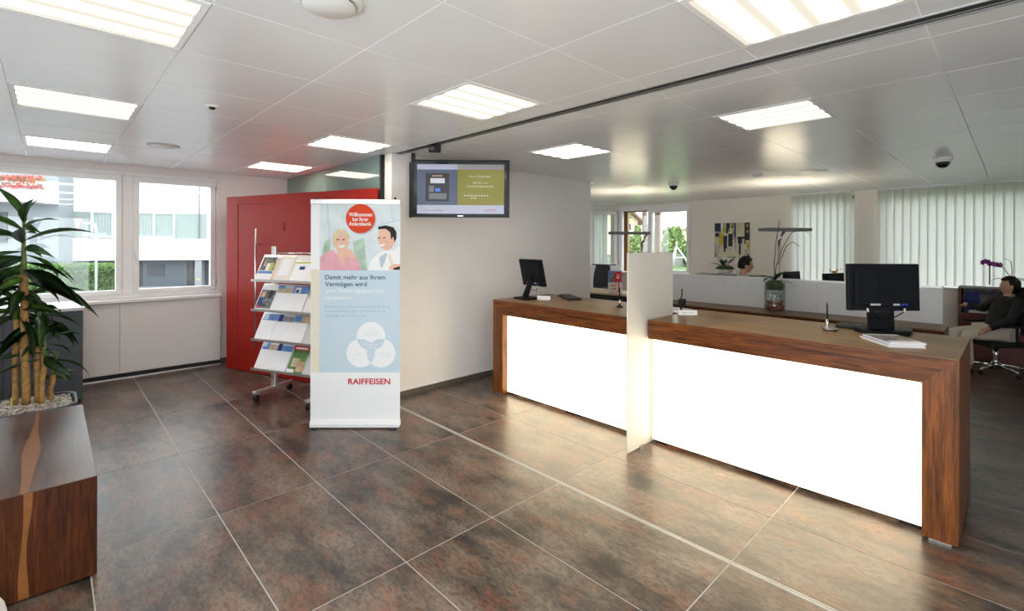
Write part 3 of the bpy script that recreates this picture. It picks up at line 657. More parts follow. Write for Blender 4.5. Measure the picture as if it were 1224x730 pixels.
# ------------------------------------------------------------------ roll-up banner
mat('print_white', (.80, .81, .84), .55, var=.01); mat('print_blue', (.52, .63, .73), .55, var=.015); mat('print_beige', (.72, .67, .56), .55, var=.01); mat('print_sky', (.64, .71, .75), .55, var=.08, scale=6)
mat('print_red', (.66, .065, .02), .55, var=.02); mat('print_navy', (.012, .045, .13), .55, var=.02); mat('print_grey', (.28, .37, .46), .55, var=.02); mat('logo_red', (.55, .03, .035), .55, var=.02)
mat('print_skin', (.75, .47, .36), .55, var=.05); mat('print_blond', (.66, .56, .40), .55, var=.15, scale=30); mat('print_pink', (.70, .37, .43), .55, var=.08, scale=12); mat('print_hair', (.025, .02, .02), .55, var=.2)
mat('print_green', (.42, .55, .45), .55, var=.2, scale=10); mat('print_shadow', (.45, .52, .60), .55, var=.05)
ba, bb = Vector((1.738, 4.489)), Vector((2.337, 3.926)); bc_ = (ba+bb)/2
o = thing('roll_up_banner', 'white and pale blue roll-up banner with red welcome circle', 'banner', (bc_.x, bc_.y, 0), atan2(bb.y-ba.y, bb.x-ba.x)); BAN = o
BW = .82; PX = BW/107
def bx_(x): return (x-424.5)*PX
def bz_(y): return (511-y)*2.10/272
def brect(x0, x1, y0, y1): return [(bx_(x0), bz_(y1)), (bx_(x1), bz_(y1)), (bx_(x1), bz_(y0)), (bx_(x0), bz_(y0))]
t = MB(); t.prism([(-.03, .012), (.05, .012), (.055, .04), (.03, .072), (-.02, .072), (-.034, .04)], -BW/2+.004, BW/2-.004, 'x'); t.build('cassette', 'print_white', o)
for s in (-1, 1): MB().box(s*.36-.02, s*.36+.02, -.06, .06, 0, .012).build('foot', 'black_plastic', o)
MB().tube([(0, .02, .07), (0, .02, 2.08)], .01, 8).build('pole', 'alu', o)
MB().box(-BW/2, BW/2, -.004, .004, .072, 2.06).build('sheet', 'print_white', o)
MB().box(-BW/2-.002, BW/2+.002, -.012, .012, 2.055, 2.10, .004).build('top_rail', 'alu', o)
for s in (-1, 1): MB().lathe([(0, 2.10), (.008, 2.10), (.010, 2.112), (.006, 2.122), (0, 2.122)], (s*.36, 0, 0), 10).build('rail_knob', 'black_plastic', o)
yf = -.0042; PR = []
def bp(name, pts, m, lay): return flat(name, pts, m, o, yf-.0007*lay, .0006)
bp('beige_strip', brect(371.5, 381.5, 322.5, 445), 'print_beige', 0)
bp('blue_field', brect(381.5, 478, 322.5, 445), 'print_blue', 0)
ph = bp('photo_field', brect(381.5, 478, 243.5, 322.5), 'print_sky', 0)
def C(x, y): return (bx_(380+x/7.686), bz_(235+y/7.686))
def cp(name, pts, m, lay): return bp(name, [C(*p) for p in pts][::-1], m, lay)
cp('photo_shade', [(320, 420), (420, 380), (450, 680), (330, 680)], 'print_green', 1); cp('photo_shade', [(60, 420), (110, 380), (110, 520), (30, 540)], 'print_green', 1)
cp('photo_line', [(520, 270), (750, 205), (750, 220), (520, 285)], 'print_blue', 1); cp('photo_line', [(70, 60), (90, 60), (110, 400), (95, 400)], 'print_blue', 1); cp('photo_line', [(660, 60), (672, 60), (690, 230), (680, 230)], 'print_blue', 1)
# woman in the printed photo
cp('woman_shirt', [(15, 680), (15, 560), (70, 520), (140, 490), (165, 530), (215, 590), (280, 530), (330, 540), (360, 580), (400, 680)], 'print_pink', 2)
cp('woman_neck', [(165, 480), (250, 480), (262, 540), (235, 640), (180, 560)], 'print_skin', 3)
cp('woman_hair', [(140, 470), (125, 400), (140, 330), (190, 300), (250, 310), (285, 360), (290, 420), (275, 470)], 'print_blond', 3)
cp('woman_face', [(200, 505), (165, 470), (155, 410), (170, 350), (215, 335), (262, 355), (275, 420), (262, 470), (235, 500)], 'print_skin', 4)
cp('woman_hand', [(235, 500), (265, 478), (300, 490), (330, 540), (350, 570), (300, 580), (262, 545)], 'print_skin', 4)
cp('woman_smile', [(180, 455), (250, 447), (235, 472), (200, 474)], 'print_white', 5); cp('woman_fringe', [(160, 385), (170, 345), (215, 322), (265, 345), (275, 385), (240, 350), (200, 350)], 'print_blond', 5)
for x in (180, 232): cp('woman_eye', [(x-12, 398), (x+12, 394), (x+12, 402), (x-12, 406)], 'print_hair', 5)
# man in the printed photo
cp('man_shirt', [(455, 680), (480, 600), (540, 530), (600, 495), (690, 500), (752, 450), (752, 680)], 'print_white', 2); cp('shirt_fold', [(560, 560), (620, 520), (635, 530), (590, 660), (570, 640)], 'print_shadow', 3)
cp('man_tie', [(640, 530), (665, 535), (690, 600), (670, 640), (655, 600)], 'print_beige', 3)
cp('man_face', [(600, 490), (565, 460), (545, 390), (555, 320), (600, 300), (680, 310), (715, 370), (710, 420), (670, 480), (635, 500)], 'print_skin', 4)
cp('man_hair', [(550, 305), (550, 280), (620, 268), (690, 285), (718, 330), (718, 390), (700, 420), (690, 370), (670, 400), (660, 330), (620, 300)], 'print_hair', 5)
for x in (560, 605): cp('man_eye', [(x-12, 380), (x+12, 376), (x+12, 384), (x-12, 388)], 'print_hair', 5)
cp('man_smile', [(560, 445), (620, 435), (600, 458), (575, 460)], 'print_white', 5); cp('man_hand', [(650, 650), (690, 620), (752, 620), (752, 670), (650, 675)], 'print_skin', 4); cp('phone', [(690, 660), (750, 640), (750, 675), (690, 675)], 'print_hair', 5)
rx, rz = bx_(430.5), bz_(262); rr = 17.6*PX
bp('circle_shadow', ngon(rx+.008, rz-.012, rr), 'print_shadow', 6); bp('welcome_circle', ngon(rx, rz, rr, 40), 'print_red', 7)
ty = yf-.0007*8-.0003
for s, x0, x1, y in (('Willkommen', 416.5, 444.5, 257), ('bei Ihrer', 421, 440, 262.6), ('Anlagebank.', 416.5, 444, 268)): text('lettering', s, 'print_white', o, bx_(x0), bx_(x1), bz_(y), ty, .034, .02)
ty = yf-.0012
for s, x0, x1, y, m_, b_, h_ in (('Damit mehr aus Ihrem', 388.2, 460.3, 331.6, 'print_navy', .012, .040), ('Vermögen wird', 388.2, 438, 339.8, 'print_navy', .012, .040), ('Jetzt Beratungsgespräch', 388.2, 457.8, 347.4, 'print_white', 0, .038), ('vereinbaren.', 388.2, 422.4, 355.8, 'print_white', 0, .038),
    ('Profitieren Sie von Finance Expert, der Beratung', 388.2, 465, 366.7, 'print_grey', 0, .017), ('mit dem Blick fürs Ganze. So kommen Sie zur', 388.2, 461.5, 372, 'print_grey', 0, .017), ('Geldanlage, die zu Ihnen passt.', 388.2, 437.5, 377.4, 'print_grey', 0, .017)):
    text('lettering', s, m_, o, bx_(x0), bx_(x1), bz_(y), ty, h_, b_)
CC = [(443.3, 401.8), (431.0, 422.0), (455.5, 422.0)]; cr = 17.1*PX
for x, y in CC: bp('diagram_circle', ngon(bx_(x), bz_(y), cr, 48), 'print_white', 1)
for i in range(3):
    (xa, ya), (xb, yb) = CC[i], CC[(i+1) % 3]; a = Vector((bx_(xa), bz_(ya))); b = Vector((bx_(xb), bz_(yb))); d = (b-a).length; an = atan2(b.y-a.y, b.x-a.x); h_ = math.acos(d/2/cr); k = 12
    pts = [(a.x+cr*cos(an-h_+2*h_*j/k), a.y+cr*sin(an-h_+2*h_*j/k)) for j in range(k)] + [(b.x+cr*cos(an+pi-h_+2*h_*j/k), b.y+cr*sin(an+pi-h_+2*h_*j/k)) for j in range(k)]
    bp('diagram_lens', pts, 'print_blue', 2+i)
ty = yf-.0007*6
for s, x0, x1, y, m_ in (('Vermögens-', 436, 451, 396.3, 'print_blue'), ('verwaltung', 436.3, 451, 399.8, 'print_blue'), ('Finanz-', 434, 453, 411.6, 'print_white'), ('beratung', 437.5, 449.5, 415, 'print_white'), ('Vorsorge', 424, 432.3, 423.3, 'print_blue'), ('Finanzierungs-', 451, 468, 422.2, 'print_blue'), ('lösungen', 453.5, 466, 425.4, 'print_blue')):
    text('lettering', s, m_, o, bx_(x0), bx_(x1), bz_(y), ty, .014)
text('logo_lettering', 'RAIFFEISEN', 'logo_red', o, bx_(416.2), bx_(466.6), bz_(455.5), ty, .052, .022)

# ------------------------------------------------------------------ television
mat('tv_olive', (.24, .215, .015), .3, var=.1, emit=0.087, scale=3); mat('tv_lilac', (.45, .47, .62), .3, var=.04, emit=0.1); mat('tv_grey', (.30, .28, .29), .3, var=.04, emit=0.087); mat('tv_blue', (.07, .09, .16), .3, var=.12, emit=0.1, scale=4); mat('tv_dark', (.012, .013, .018), .3, var=.1)
mat('tv_white', (.65, .65, .75), .3, emit=0.113); mat('tv_red', (.5, .03, .08), .3, emit=0.087); mat('tv_azure', (.05, .14, .5), .3, emit=.5); mat('tv_text', (.62, .62, .50), .3, emit=0.087); mat('tv_navy', (.04, .05, .15), .3, emit=.1); mat('tv_frame', (.012, .014, .015), .35, var=.1, spec=.25); mat('tv_orange', (.45, .28, .16), .3, emit=0.05); mat('tv_plate', (.16, .17, .20), .3, emit=0.075)
tc_ = atD(550.4, 225.2, 5.18); TW, TH = 1.05, .617
o = thing('television', 'black flat television showing an olive and blue bank advert', 'television', (tc_.x, tc_.y, tc_.z-TH/2), YAW-pi/2+radians(1.5))
t = MB(); t.box(-TW/2, TW/2, 0, .05, 0, TH, .006, 2); t.box(-TW*.36, TW*.36, .05, .09, .1, TH-.1, .01); t.build('case', 'tv_frame', o)
MB().box(-TW/2+.028, TW/2-.028, -.0015, 0, .03, TH-.028).build('inner_bezel', 'black_gloss', o)
def tx(x): return -TW/2 + (x-492)/117*TW
def tz(y): return TH - (y-190.7)/68.8*TH
def tq(name, x0, x1, y0, y1, m, lay): return flat(name, [(tx(x0), tz(y1)), (tx(x1), tz(y1)), (tx(x1), tz(y0)), (tx(x0), tz(y0))], m, o, -.0016-.0006*lay, .0005)
tq('picture_strip', 499, 547, 196.4, 202.6, 'tv_lilac', 0); tq('picture_strip', 547, 602.6, 196.4, 202.6, 'tv_grey', 0); tq('picture_machine', 499, 547, 202.6, 245, 'tv_blue', 0); tq('picture_olive', 547, 602.6, 202.6, 245, 'tv_olive', 0); tq('picture_footer', 499, 602.6, 245, 255.3, 'tv_lilac', 0)
tq('machine_body', 509, 537, 207, 240.5, 'tv_dark', 1); tq('machine_sign', 517, 529, 209.3, 211, 'tv_orange', 2); tq('machine_display', 514.8, 531.8, 213, 219, 'tv_white', 2); tq('machine_keys', 513, 534, 231, 238, 'tv_plate', 2); tq('machine_slot', 513, 519, 222, 229.5, 'tv_plate', 2); tq('machine_button', 520.5, 526.5, 225, 229, 'tv_azure', 3)
for s, x0, x1, y, m_, h_ in (('Neu in Diepoldsau!', 560.5, 587, 210.4, 'tv_text', .020), ('24h Ein- und', 565.5, 583, 218.2, 'tv_text', .020), ('Auszahlungsautomat', 558, 590, 222.2, 'tv_text', .020), ('Wir machen den Weg frei', 507.5, 529.5, 251, 'tv_navy', .012), ('RAIFFEISEN', 579, 593.3, 251, 'tv_red', .017)):
    text('lettering', s, m_, o, tx(x0), tx(x1), tz(y), -.0032, h_, .01)
for x0, x1, y in ((554.5, 585, 233.6), (563, 571, 236.5)):
    t = MB(); k = int((x1-x0)/3.2)
    for i in range(k): xx = x0+(x1-x0)*i/k; t.box(tx(xx), tx(xx+2.2), -.0028, -.0022, tz(y+.7), tz(y-.7))
    t.build('small_print', 'tv_text', o)
MB().box(-.03, .03, -.0012, .001, .010, .018).build('maker_badge', 'chrome', o)
t = MB(); t.box(-TW/2-.035, -TW/2-.012, .07, .12, -.0, TH-.02, .003); t.build('mount_bar', 'black_plastic', o)
tp = o.location; zt = ZC-tp.z
MB().box(-TW/2-.02, -TW/2+.02, .10, .14, .1, zt).build('ceiling_post', 'black_plastic', o); MB().box(-TW/2-.02, -.2, .095, .125, .2, .26).build('mount_arm', 'black_plastic', o)

# ------------------------------------------------------------------ brochure rack
RWv = Vector((.419, -.908)); ra = atan2(RWv.y, RWv.x)
rp = Vector((1.815, 5.72)); Wd = .86
o = thing('brochure_rack', 'silver mobile brochure rack with four sloping shelves', 'display rack', (rp.x, rp.y, 0), ra)
for x in (0, .72):
    f = MB().box(x-.022, x+.022, -.27, .25, .085, .115, .006, 2).build('foot_bar', 'alu', o)
    for y in (-.235, .215):
        c = MB(); c.lathe([(0, -.014), (.032, -.014), (.036, -.008), (.036, .008), (.032, .014), (0, .014)], (x, y, .037), 16, 'x'); c.build('castor', 'black_plastic', f)
        MB().tube([(x, y+.004, .04), (x, y+.004, .087)], .008, 8).build('castor_pin', 'steel', f)
    MB().box(x-.03, x+.03, -.02, .02, .10, 1.66, .004).build('post', 'alu', o)
MB().tube([(0, 0, 1.585), (.72, 0, 1.585)], .009, 8).build('cross_bar', 'chrome', o); MB().tube([(0, -.01, 1.49), (.72, -.01, 1.49)], .007, 8).build('cross_bar', 'chrome', o)
SZ = [1.285, .968, .651, .334]; SX0 = -.085; ST = radians(27)   # shelf slope from vertical
for z in SZ:
    s = MB(); yb = -.20
    s.box(SX0, SX0+Wd, yb-.032, yb, z-.004, z, .001); s.box(SX0, SX0+Wd, yb-.034, yb-.031, z-.004, z+.022)
    s.build('shelf_ledge', 'alu', o)
    s = MB(); h_ = .315
    s.prism([(yb, z), (yb+h_*sin(ST), z+h_*cos(ST)), (yb+h_*sin(ST)+.003, z+h_*cos(ST)), (yb+.004, z)], SX0, SX0+Wd, 'x'); s.build('shelf_back', 'alu', o)
mat('bro_blue', (.14, .27, .58), .35, var=.25, scale=14); mat('bro_tan', (.55, .45, .30), .4, var=.25, scale=14); mat('bro_cream', (.78, .70, .64), .4, var=.06, scale=8); mat('bro_orange', (.62, .30, .18), .4, var=.1); mat('bro_photo', (.14, .15, .15), .4, var=1., scale=22); mat('bro_green', (.11, .24, .08), .4, var=.4, scale=18); mat('bro_grey', (.30, .29, .31), .4, var=.4, scale=18); mat('bro_navy', (.025, .05, .22), .4, var=.4, scale=18); mat('bro_lime', (.50, .52, .10), .4); mat('bro_skin', (.58, .36, .24), .4, var=.3, scale=14)
NB = {}
def sheet(x0, x1, z, h_, lay, base, label, bands=(), name='brochure'):
    """brochure leaning on the shelf of height z, lay = how far in front of the back; bands = (u0,u1,v0,v1,material)"""
    wv = x1-x0; off = .006+.0052*lay
    lo = Vector((x0, -.20-off*cos(ST)+.004, z+.001)); wld = Matrix.Translation((rp.x, rp.y, 0)) @ Matrix.Rotation(ra, 4, 'Z')
    p = thing(name, label, name, wld @ lo, ra, 'brochures on the rack')
    R_ = (-ST, 0, 0)
    th = .0042
    c = MB().box(0, wv, 0, th, 0, h_).build('cover', base, p, rot=R_)
    for i, (u0, u1, v0, v1, m_) in enumerate(bands):
        flat('printed_area', [(u0*wv, v0*h_), (u1*wv, v0*h_), (u1*wv, v1*h_), (u0*wv, v1*h_)], m_, c, -.0002-.0004*i, .0003)
    return p
W4 = .212; A4 = .297
x = SX0+.01
# top shelf
sheet(x, x+W4, SZ[0], A4, 0, 'white_paper', 'brochure with a family photo on the top rack shelf', [(.04, 1, .42, .95, 'bro_photo'), (.0, 1, .30, .40, 'bro_blue'), (.42, .66, .42, .72, 'white_paper'), (.66, .9, .44, .74, 'bro_lime'), (.2, .36, .6, .8, 'bro_skin')])
sheet(x+.222, x+.275, SZ[0], A4*.93, 0, 'bro_orange', 'narrow orange edged folder on the top rack shelf', [(.3, .6, .05, .95, 'bro_cream')])
sheet(x+.262, x+.262+W4, SZ[0], A4, 1, 'bro_cream', 'cream brochure on the top rack shelf', [(.15, .85, .25, .9, 'white_paper'), (.1, .9, .04, .12, 'print_white')])
sheet(x+.49, x+.49+W4, SZ[0], .235, 0, 'white_paper', 'white flyer with a lime top line on the top rack shelf', [(0, 1, .93, 1, 'bro_lime'), (.35, .7, .62, .78, 'bro_navy')])
# second shelf
sheet(x, x+W4, SZ[1], A4, 0, 'white_paper', 'magazine with a dark workshop photo on the second rack shelf', [(0, 1, .10, .80, 'bro_photo'), (0, .3, .18, .5, 'bro_navy'), (.1, .35, .52, .75, 'bro_skin'), (.55, .85, .5, .78, 'black_plastic'), (0, .22, .10, .19, 'mag_red')])
sheet(x+.222, x+.222+W4, SZ[1], A4, 0, 'bro_tan', 'tan topped brochure behind a white sheet on the second rack shelf', [(0, .45, .88, 1, 'bro_blue'), (.45, 1, .92, 1, 'print_blue')])
sheet(x+.44, x+.44+W4, SZ[1], A4, 0, 'bro_blue', 'blue topped brochure with a swirl on the second rack shelf', [(.15, .5, .75, .95, 'white_paper'), (.2, .4, .76, .86, 'bro_navy')])
sheet(x+.222, x+.66, SZ[1], .215, 1, 'white_paper', 'wide blank white sheet on the second rack shelf', [(.62, .72, .04, .055, 'bro_grey')])
# third shelf
sheet(x+.01, x+.01+W4, SZ[2], A4, 0, 'bro_blue', 'blue topped brochure on the third rack shelf', [(0, .35, .78, 1, 'print_blue')])
sheet(x+.232, x+.232+W4, SZ[2], A4, 0, 'bro_grey', 'grey and navy brochure on the third rack shelf', [(0, .3, .74, 1, 'bro_navy'), (.3, 1, .95, 1, 'print_blue')])
sheet(x+.45, x+.45+W4, SZ[2], A4, 0, 'bro_tan', 'tan and blue brochure on the third rack shelf', [(0, .5, .78, 1, 'bro_blue')])
sheet(x, x+.215, SZ[2], .225, 1, 'white_paper', 'narrow blank white sheet on the third rack shelf', [(.6, .8, .05, .065, 'mag_red')])
sheet(x+.221, x+.66, SZ[2], .222, 1, 'white_paper', 'wide blank white sheet on the third rack shelf', [(.3, .4, .05, .065, 'mag_red')])
# bottom shelf
sheet(x, x+.1, SZ[3], A4, 0, 'bro_blue', 'slim blue leaflet on the bottom rack shelf', [(0, .6, .85, 1, 'print_blue')])
sheet(x+.102, x+.102+.12, SZ[3], A4, 0, 'bro_tan', 'slim tan leaflet on the bottom rack shelf', [(0, 1, .94, 1, 'white_paper')])
sheet(x+.225, x+.225+W4, SZ[3], A4, 0, 'bro_blue', 'navy and blue brochure on the bottom rack shelf', [(0, .25, .74, 1, 'bro_navy'), (.25, 1, .94, 1, 'print_blue')])
sheet(x+.45, x+.45+W4, SZ[3], A4, 0, 'bro_green', 'green brochure with red headline on the bottom rack shelf', [(0, 1, .84, 1, 'mag_red'), (.1, .9, .88, .94, 'white_paper'), (.15, .6, .25, .55, 'bro_tan'), (.55, 1, .1, .45, 'bro_skin'), (0, .45, 0, .16, 'white_paper')])
sheet(x, x+.435, SZ[3], .222, 1, 'white_paper', 'wide blank white sheet on the bottom rack shelf', [(.42, .5, .05, .065, 'mag_red'), (.82, .9, .05, .065, 'mag_red')])

# ------------------------------------------------------------------ bench, planter, dracaena, grey cabinet
o = thing('wooden_bench', 'dark red-brown wooden block bench with a pale sapwood streak', 'bench', (.18, 3.24, 0)); BL, BD, BH = 1.5, 1.5, .51
t = MB(); t.box(-BL, 0, .004, BD, .012, BH-.004); t.build('body', 'bench_wood', o)
def streak(name, wid, m, plane):
    n = 16; out = []; 
    for i in range(n+1):
        q = i/n; z = .012+q*(BH-.016); c = -.263-.006*sin(q*5)+.008*q; h_ = .014+.004*sin(q*7+1)-.002*q; out.append((c, h_, z))
    if plane == 'f': return [(c-h_, z) for c, h_, z in out]+[(c+h_, z) for c, h_, z in out[::-1]]
MB().prism([(-BL, .012), (0, .012), (0, BH-.004), (-BL, BH-.004)], .0, .004, 'y').build('front_veneer', 'bench_wood', o)
MB().prism(streak('s', 0, 0, 'f'), -.0006, 0, 'y').build('sapwood_streak', 'sap_wood', o)
MB().box(-BL, 0, 0, BD, BH-.004, BH, .0015).build('top_veneer', 'bench_wood_top', o)
n = 18; L_ = []; R_ = []
for i in range(n+1):
    q = i/n; y = .002+q*(BD-.01); c = -.263+.03*q; h_ = .015+.026*math.exp(-((q-.42)/.22)**2)-.008*q; L_.append((c-h_, y)); R_.append((c+h_, y))
MB().prism(L_+R_[::-1], BH, BH+.0005, 'z').build('sapwood_streak', 'sap_wood', o)
MB().box(-BL+.05, -.05, .05, BD-.05, 0, .012).build('plinth', 'black_plastic', o)
# grey cabinet under the window
o = thing('storage_cabinet', 'dark grey storage cabinet with pale top under the street window', 'cabinet', (.262, 6.86, 0)); L = 1.75
MB().box(-L, 0, .02, .80, .03, .975).build('body', 'anthracite', o)
for k in range(3): MB().box(-L+k*L/3+.002, -L+(k+1)*L/3-.002, 0, .02, .05, .97, .001).build('door', 'anthracite', o)
MB().box(-L-.015, .015, -.015, .805, .975, 1.007, .003).build('top_board', 'grey_top', o); MB().box(-L+.03, -.03, .05, .78, 0, .03).build('plinth', 'black_plastic', o)
# planter trough
tx0, tx1, ty0, ty1, th_ = -.95, .17, 5.12, 5.66, .42
o = thing('planter_trough', 'dark grey rounded planter trough filled with gravel', 'planter', ((tx0+tx1)/2, (ty0+ty1)/2, 0))
def rrect(hx, hy, r, n=6):
    pts = []
    for cx, cy, a in ((hx-r, hy-r, 0), (-hx+r, hy-r, pi/2), (-hx+r, -hy+r, pi), (hx-r, -hy+r, 3*pi/2)):
        for k in range(n+1): pts.append((cx+r*cos(a+pi/2*k/n), cy+r*sin(a+pi/2*k/n)))
    return pts
hx, hy = (tx1-tx0)/2, (ty1-ty0)/2
t = MB(); rings = []
for ins, z in ((.035, 0), (.02, .05), (.004, th_-.07), (.0, th_-.02), (.0, th_), (.016, th_), (.02, th_-.05), (.025, th_-.08)):
    rings.append([t.bm.verts.new((x, y, z)) for x, y in rrect(hx-ins, hy-ins, .14-ins*.5)])
for A_, B_ in zip(rings, rings[1:]):
    for k in range(len(A_)): f = t.bm.faces.new((A_[k], A_[(k+1) % len(A_)], B_[(k+1) % len(B_)], B_[k])); f.smooth = True
t.bm.faces.new(rings[0][::-1]); t.bm.faces.new(rings[-1]); t.build('trough', 'anthracite', o)
t = MB()
for k in range(1500):
    x = random.uniform(-hx+.04, hx-.04); y = random.uniform(-hy+.04, hy-.04); s = random.uniform(.009, .016)
    q = bmesh.ops.create_icosphere(t.bm, subdivisions=1, radius=s)
    a = random.random()*6
    for v in q['verts']: v.co = Vector((x+v.co.x*1.2*cos(a), y+v.co.y, th_-.03+random.random()*.012+.02*(1-(x/hx)**2)+v.co.z*.7))
mat('gravel', (.50, .46, .42), .8, var=.45, scale=25)
tag(t.build('gravel', 'gravel', o), kind='stuff')
MB().box(-hx+.03, hx-.03, -hy+.03, hy-.03, th_-.09, th_-.035).build('soil', 'gravel', o)
lx, ly = onZ(14, 481, th_+.02).xy
q = MB().lathe([(0, 0), (.014, 0), (.014, .03), (.008, .036), (.008, .075), (.003, .09), (0, .09)], (lx-o.location.x, ly-o.location.y, th_-.025), 10).build('water_gauge', 'bro_lime', o)
# dracaena
mat('cane', (.36, .20, .06), .7, var=.35, scale=35, bump=.4); mat('drac_leaf', (.016, .062, .010), .33, var=.45, scale=9, spec=.6); mat('drac_leaf_light', (.06, .15, .02), .35, var=.4, scale=9)
g0 = Vector((-.145, 5.40, th_-.03))
o = thing('dracaena_plant', 'tall dracaena with bare canes and long drooping green leaves', 'plant', g0)
canes = [((0.015, 0, 0), (.0, .0, 1.05), .026), ((.075, .02, 0), (.085, .03, .66), .020), ((.10, -.03, 0), (.12, -.02, .40), .018), ((-.05, .05, 0), (-.04, .05, .74), .019), ((.15, .05, 0), (.17, .06, .22), .018)]
for a, b, r_ in canes:
    n = 9; pts = [Vector(a).lerp(Vector(b), i/n)+Vector((.004*sin(i*1.1), .004*cos(i*1.3), 0)) for i in range(n+1)]
    MB().tube(pts, [r_*(1+.02*(-1)**i) for i in range(n+1)], 10).build('cane', 'cane', o)
DL = [leaf_mesh('leaf', .50, .105, .85, 'drac_leaf', 8, .5), leaf_mesh('leaf', .46, .10, 1.2, 'drac_leaf', 8, .5), leaf_mesh('leaf', .38, .085, .6, 'drac_leaf_light', 7, .4), leaf_mesh('leaf', .50, .092, .45, 'drac_leaf', 8, .5), leaf_mesh('leaf', .34, .08, 1.3, 'drac_leaf', 7, .5)]
def crown(c, h_, n, size, e0, e1, seed):
    rnd = random.Random(seed)
    MB().tube([Vector(c), Vector(c)+Vector((0, 0, h_))], [.02*size+.004, .008], 8).build('stem', 'leaf_light', o)
    for k in range(n):
        q = k/(n-1); a = k*2.39996+rnd.uniform(-.6, .6); el = e0+(e1-e0)*q**2.2+rnd.uniform(-.3, .3)
        s = size*(.72+.5*rnd.random())*(1-.2*q)
        l_ = link('leaf', DL[rnd.randrange(5) if q < .75 else 2 if rnd.random() < .35 else rnd.randrange(4)], o, Vector(c)+Vector((0, 0, h_*q)), rot=(rnd.uniform(-.9, .9), -el, a)); l_.scale = (s, s, s)
crown((0, 0, .88), .62, 31, 1.05, -.45, 1.1, 3)
crown((.085, .03, .62), .16, 13, .85, -.4, .7, 5)
crown((-.04, .05, .70), .22, 13, .9, -.3, .8, 9)
crown((.12, -.02, .36), .20, 14, .75, -.2, .8, 12)
crown((.17, .06, .20), .12, 8, .55, 0, .7, 15)
# pale upholstered stool just entering the frame at the bench
o = thing('stool', 'pale grey upholstered stool edge beside the wooden bench', 'stool', (-.342, 2.425, 0))
mat('pale_fabric', (.58, .60, .62), .9, var=.1, scale=60, bump=.3)
MB().lathe([(0, .30), (.20, .30), (.235, .32), (.245, .38), (.235, .43), (.19, .455), (0, .46)], n=32).build('seat', 'pale_fabric', o); MB().lathe([(0, 0), (.18, 0), (.18, .015), (.03, .03), (.03, .30), (0, .30)], n=24).build('foot', 'chrome', o)

# ------------------------------------------------------------------ back office furniture
mat('lamp_grey', (.17, .175, .185), .65, 0, var=.04, spec=.2); lamp_mat('uplight', (1, .86, .62), 34)
wood('beech', 1, (.52, .38, .22), (.70, .55, .36), .4); mat('cab_red', (.10, .008, .006), .45, var=.1); mat('chair_black', (.012, .012, .013), .8, var=.2, scale=60, bump=.2)
def floor_lamp(label, p, ztop, px_off, face):
    """uplighter: slab head carried by a slanting link on a steel pole; head runs along the local x axis"""
    o = thing('floor_lamp', label, 'floor lamp', p, face, 'uplighter lamps in the office')
    MB().box(-.16, .16, -.14, .14, 0, .018, .004).build('base', 'lamp_grey', o); MB().tube([(0, 0, .018), (0, 0, ztop-.20)], .021, 12).build('pole', 'steel', o)
    MB().tube([(0, 0, ztop-.21), (.09, 0, ztop-.045)], .021, 10).build('link_arm', 'chrome', o)
    hx0 = px_off-.365
    t = MB(); t.box(hx0, hx0+.73, -.13, .13, ztop-.05, ztop-.012, .008, 2); t.box(hx0+.002, hx0+.728, -.128, -.112, ztop-.02, ztop); t.box(hx0+.002, hx0+.728, .112, .128, ztop-.02, ztop); t.box(hx0+.002, hx0+.03, -.112, .112, ztop-.02, ztop); t.box(hx0+.70, hx0+.728, -.112, .112, ztop-.02, ztop); t.build('head', 'lamp_grey', o)
    MB().box(hx0+.05, hx0+.68, -.10, .10, ztop-.0125, ztop-.009).build('light_opening', 'uplight', o)
    MB().box(hx0+.10, hx0+.63, -.08, .08, ztop-.0535, ztop-.0505).build('lower_cover', 'lamp_grey', o)
fr = atan2(RT.y, RT.x)
p2 = atD(931, 300, 7.6); floor_lamp('tall uplighter lamp with slab head behind the orchid vase', (p2.x, p2.y, 0), 1.955, .10, fr+.1)
p1 = atD(767.5, 300, 9.0); floor_lamp('tall uplighter lamp in front of the far open window', (p1.x, p1.y, 0), 1.925, -.245, fr)
# desk behind the half screen with two screens
def desk(label, x0, x1, y0, y1, z=.75, top='white_plastic', modesty=True):
    o = thing('office_desk', label, 'desk', (x0, y0, 0)); a, b = x1-x0, y1-y0
    MB().box(0, a, 0, b, z-.028, z, .003).build('desktop', top, o)
    for x, y in ((.05, .05), (a-.1, .05), (.05, b-.1), (a-.1, b-.1)): MB().box(x, x+.05, y, y+.05, 0, z-.028).build('leg', 'lamp_grey', o)
    if modesty: MB().box(.03, .05, .1, b-.1, z-.34, z-.03).build('modesty_panel', 'black_plastic', o)
    return o
desk('pale desk behind the half-height screen with two black screens', 6.62, 7.38, .75, 2.5)
for px, ang, lb in ((947, 35, 'small black monitor behind the half screen near the orchid vase'), (997, 26, 'black monitor with a little figure on top behind the half screen')):
    q = onX(px, 330, 7.0); q.z = .75
    mo = monitor('desk_monitor', lb, q, YAW-pi/2+radians(ang), .40, .30, .445, -3, 0, 'plate', 'monitors behind the half screen', False)
    if px == 997:
        mat('toy_orange', (.5, .16, .05), .6, var=.3, scale=30)
        t = thing('toy_figure', 'tiny orange brown figure sitting on the black monitor', 'toy', (q.x, q.y, .75+.445+.150), fr)
        MB().ball((0, 0, .016), .018, 1.6, .8, .9, 10).build('body', 'toy_orange', t); MB().ball((.035, 0, .034), .013, 1, 1, 1, 10).build('head', 'toy_orange', t); MB().tube([(-.02, 0, .02), (-.05, 0, .03), (-.06, 0, .045)], .005, 6).build('tail', 'toy_orange', t); MB().ball((.085, 0, .052), .006).build('bobble', 'mag_red', t); MB().tube([(.04, 0, .045), (.082, 0, .052)], .002, 5).build('antenna', 'mag_red', t)
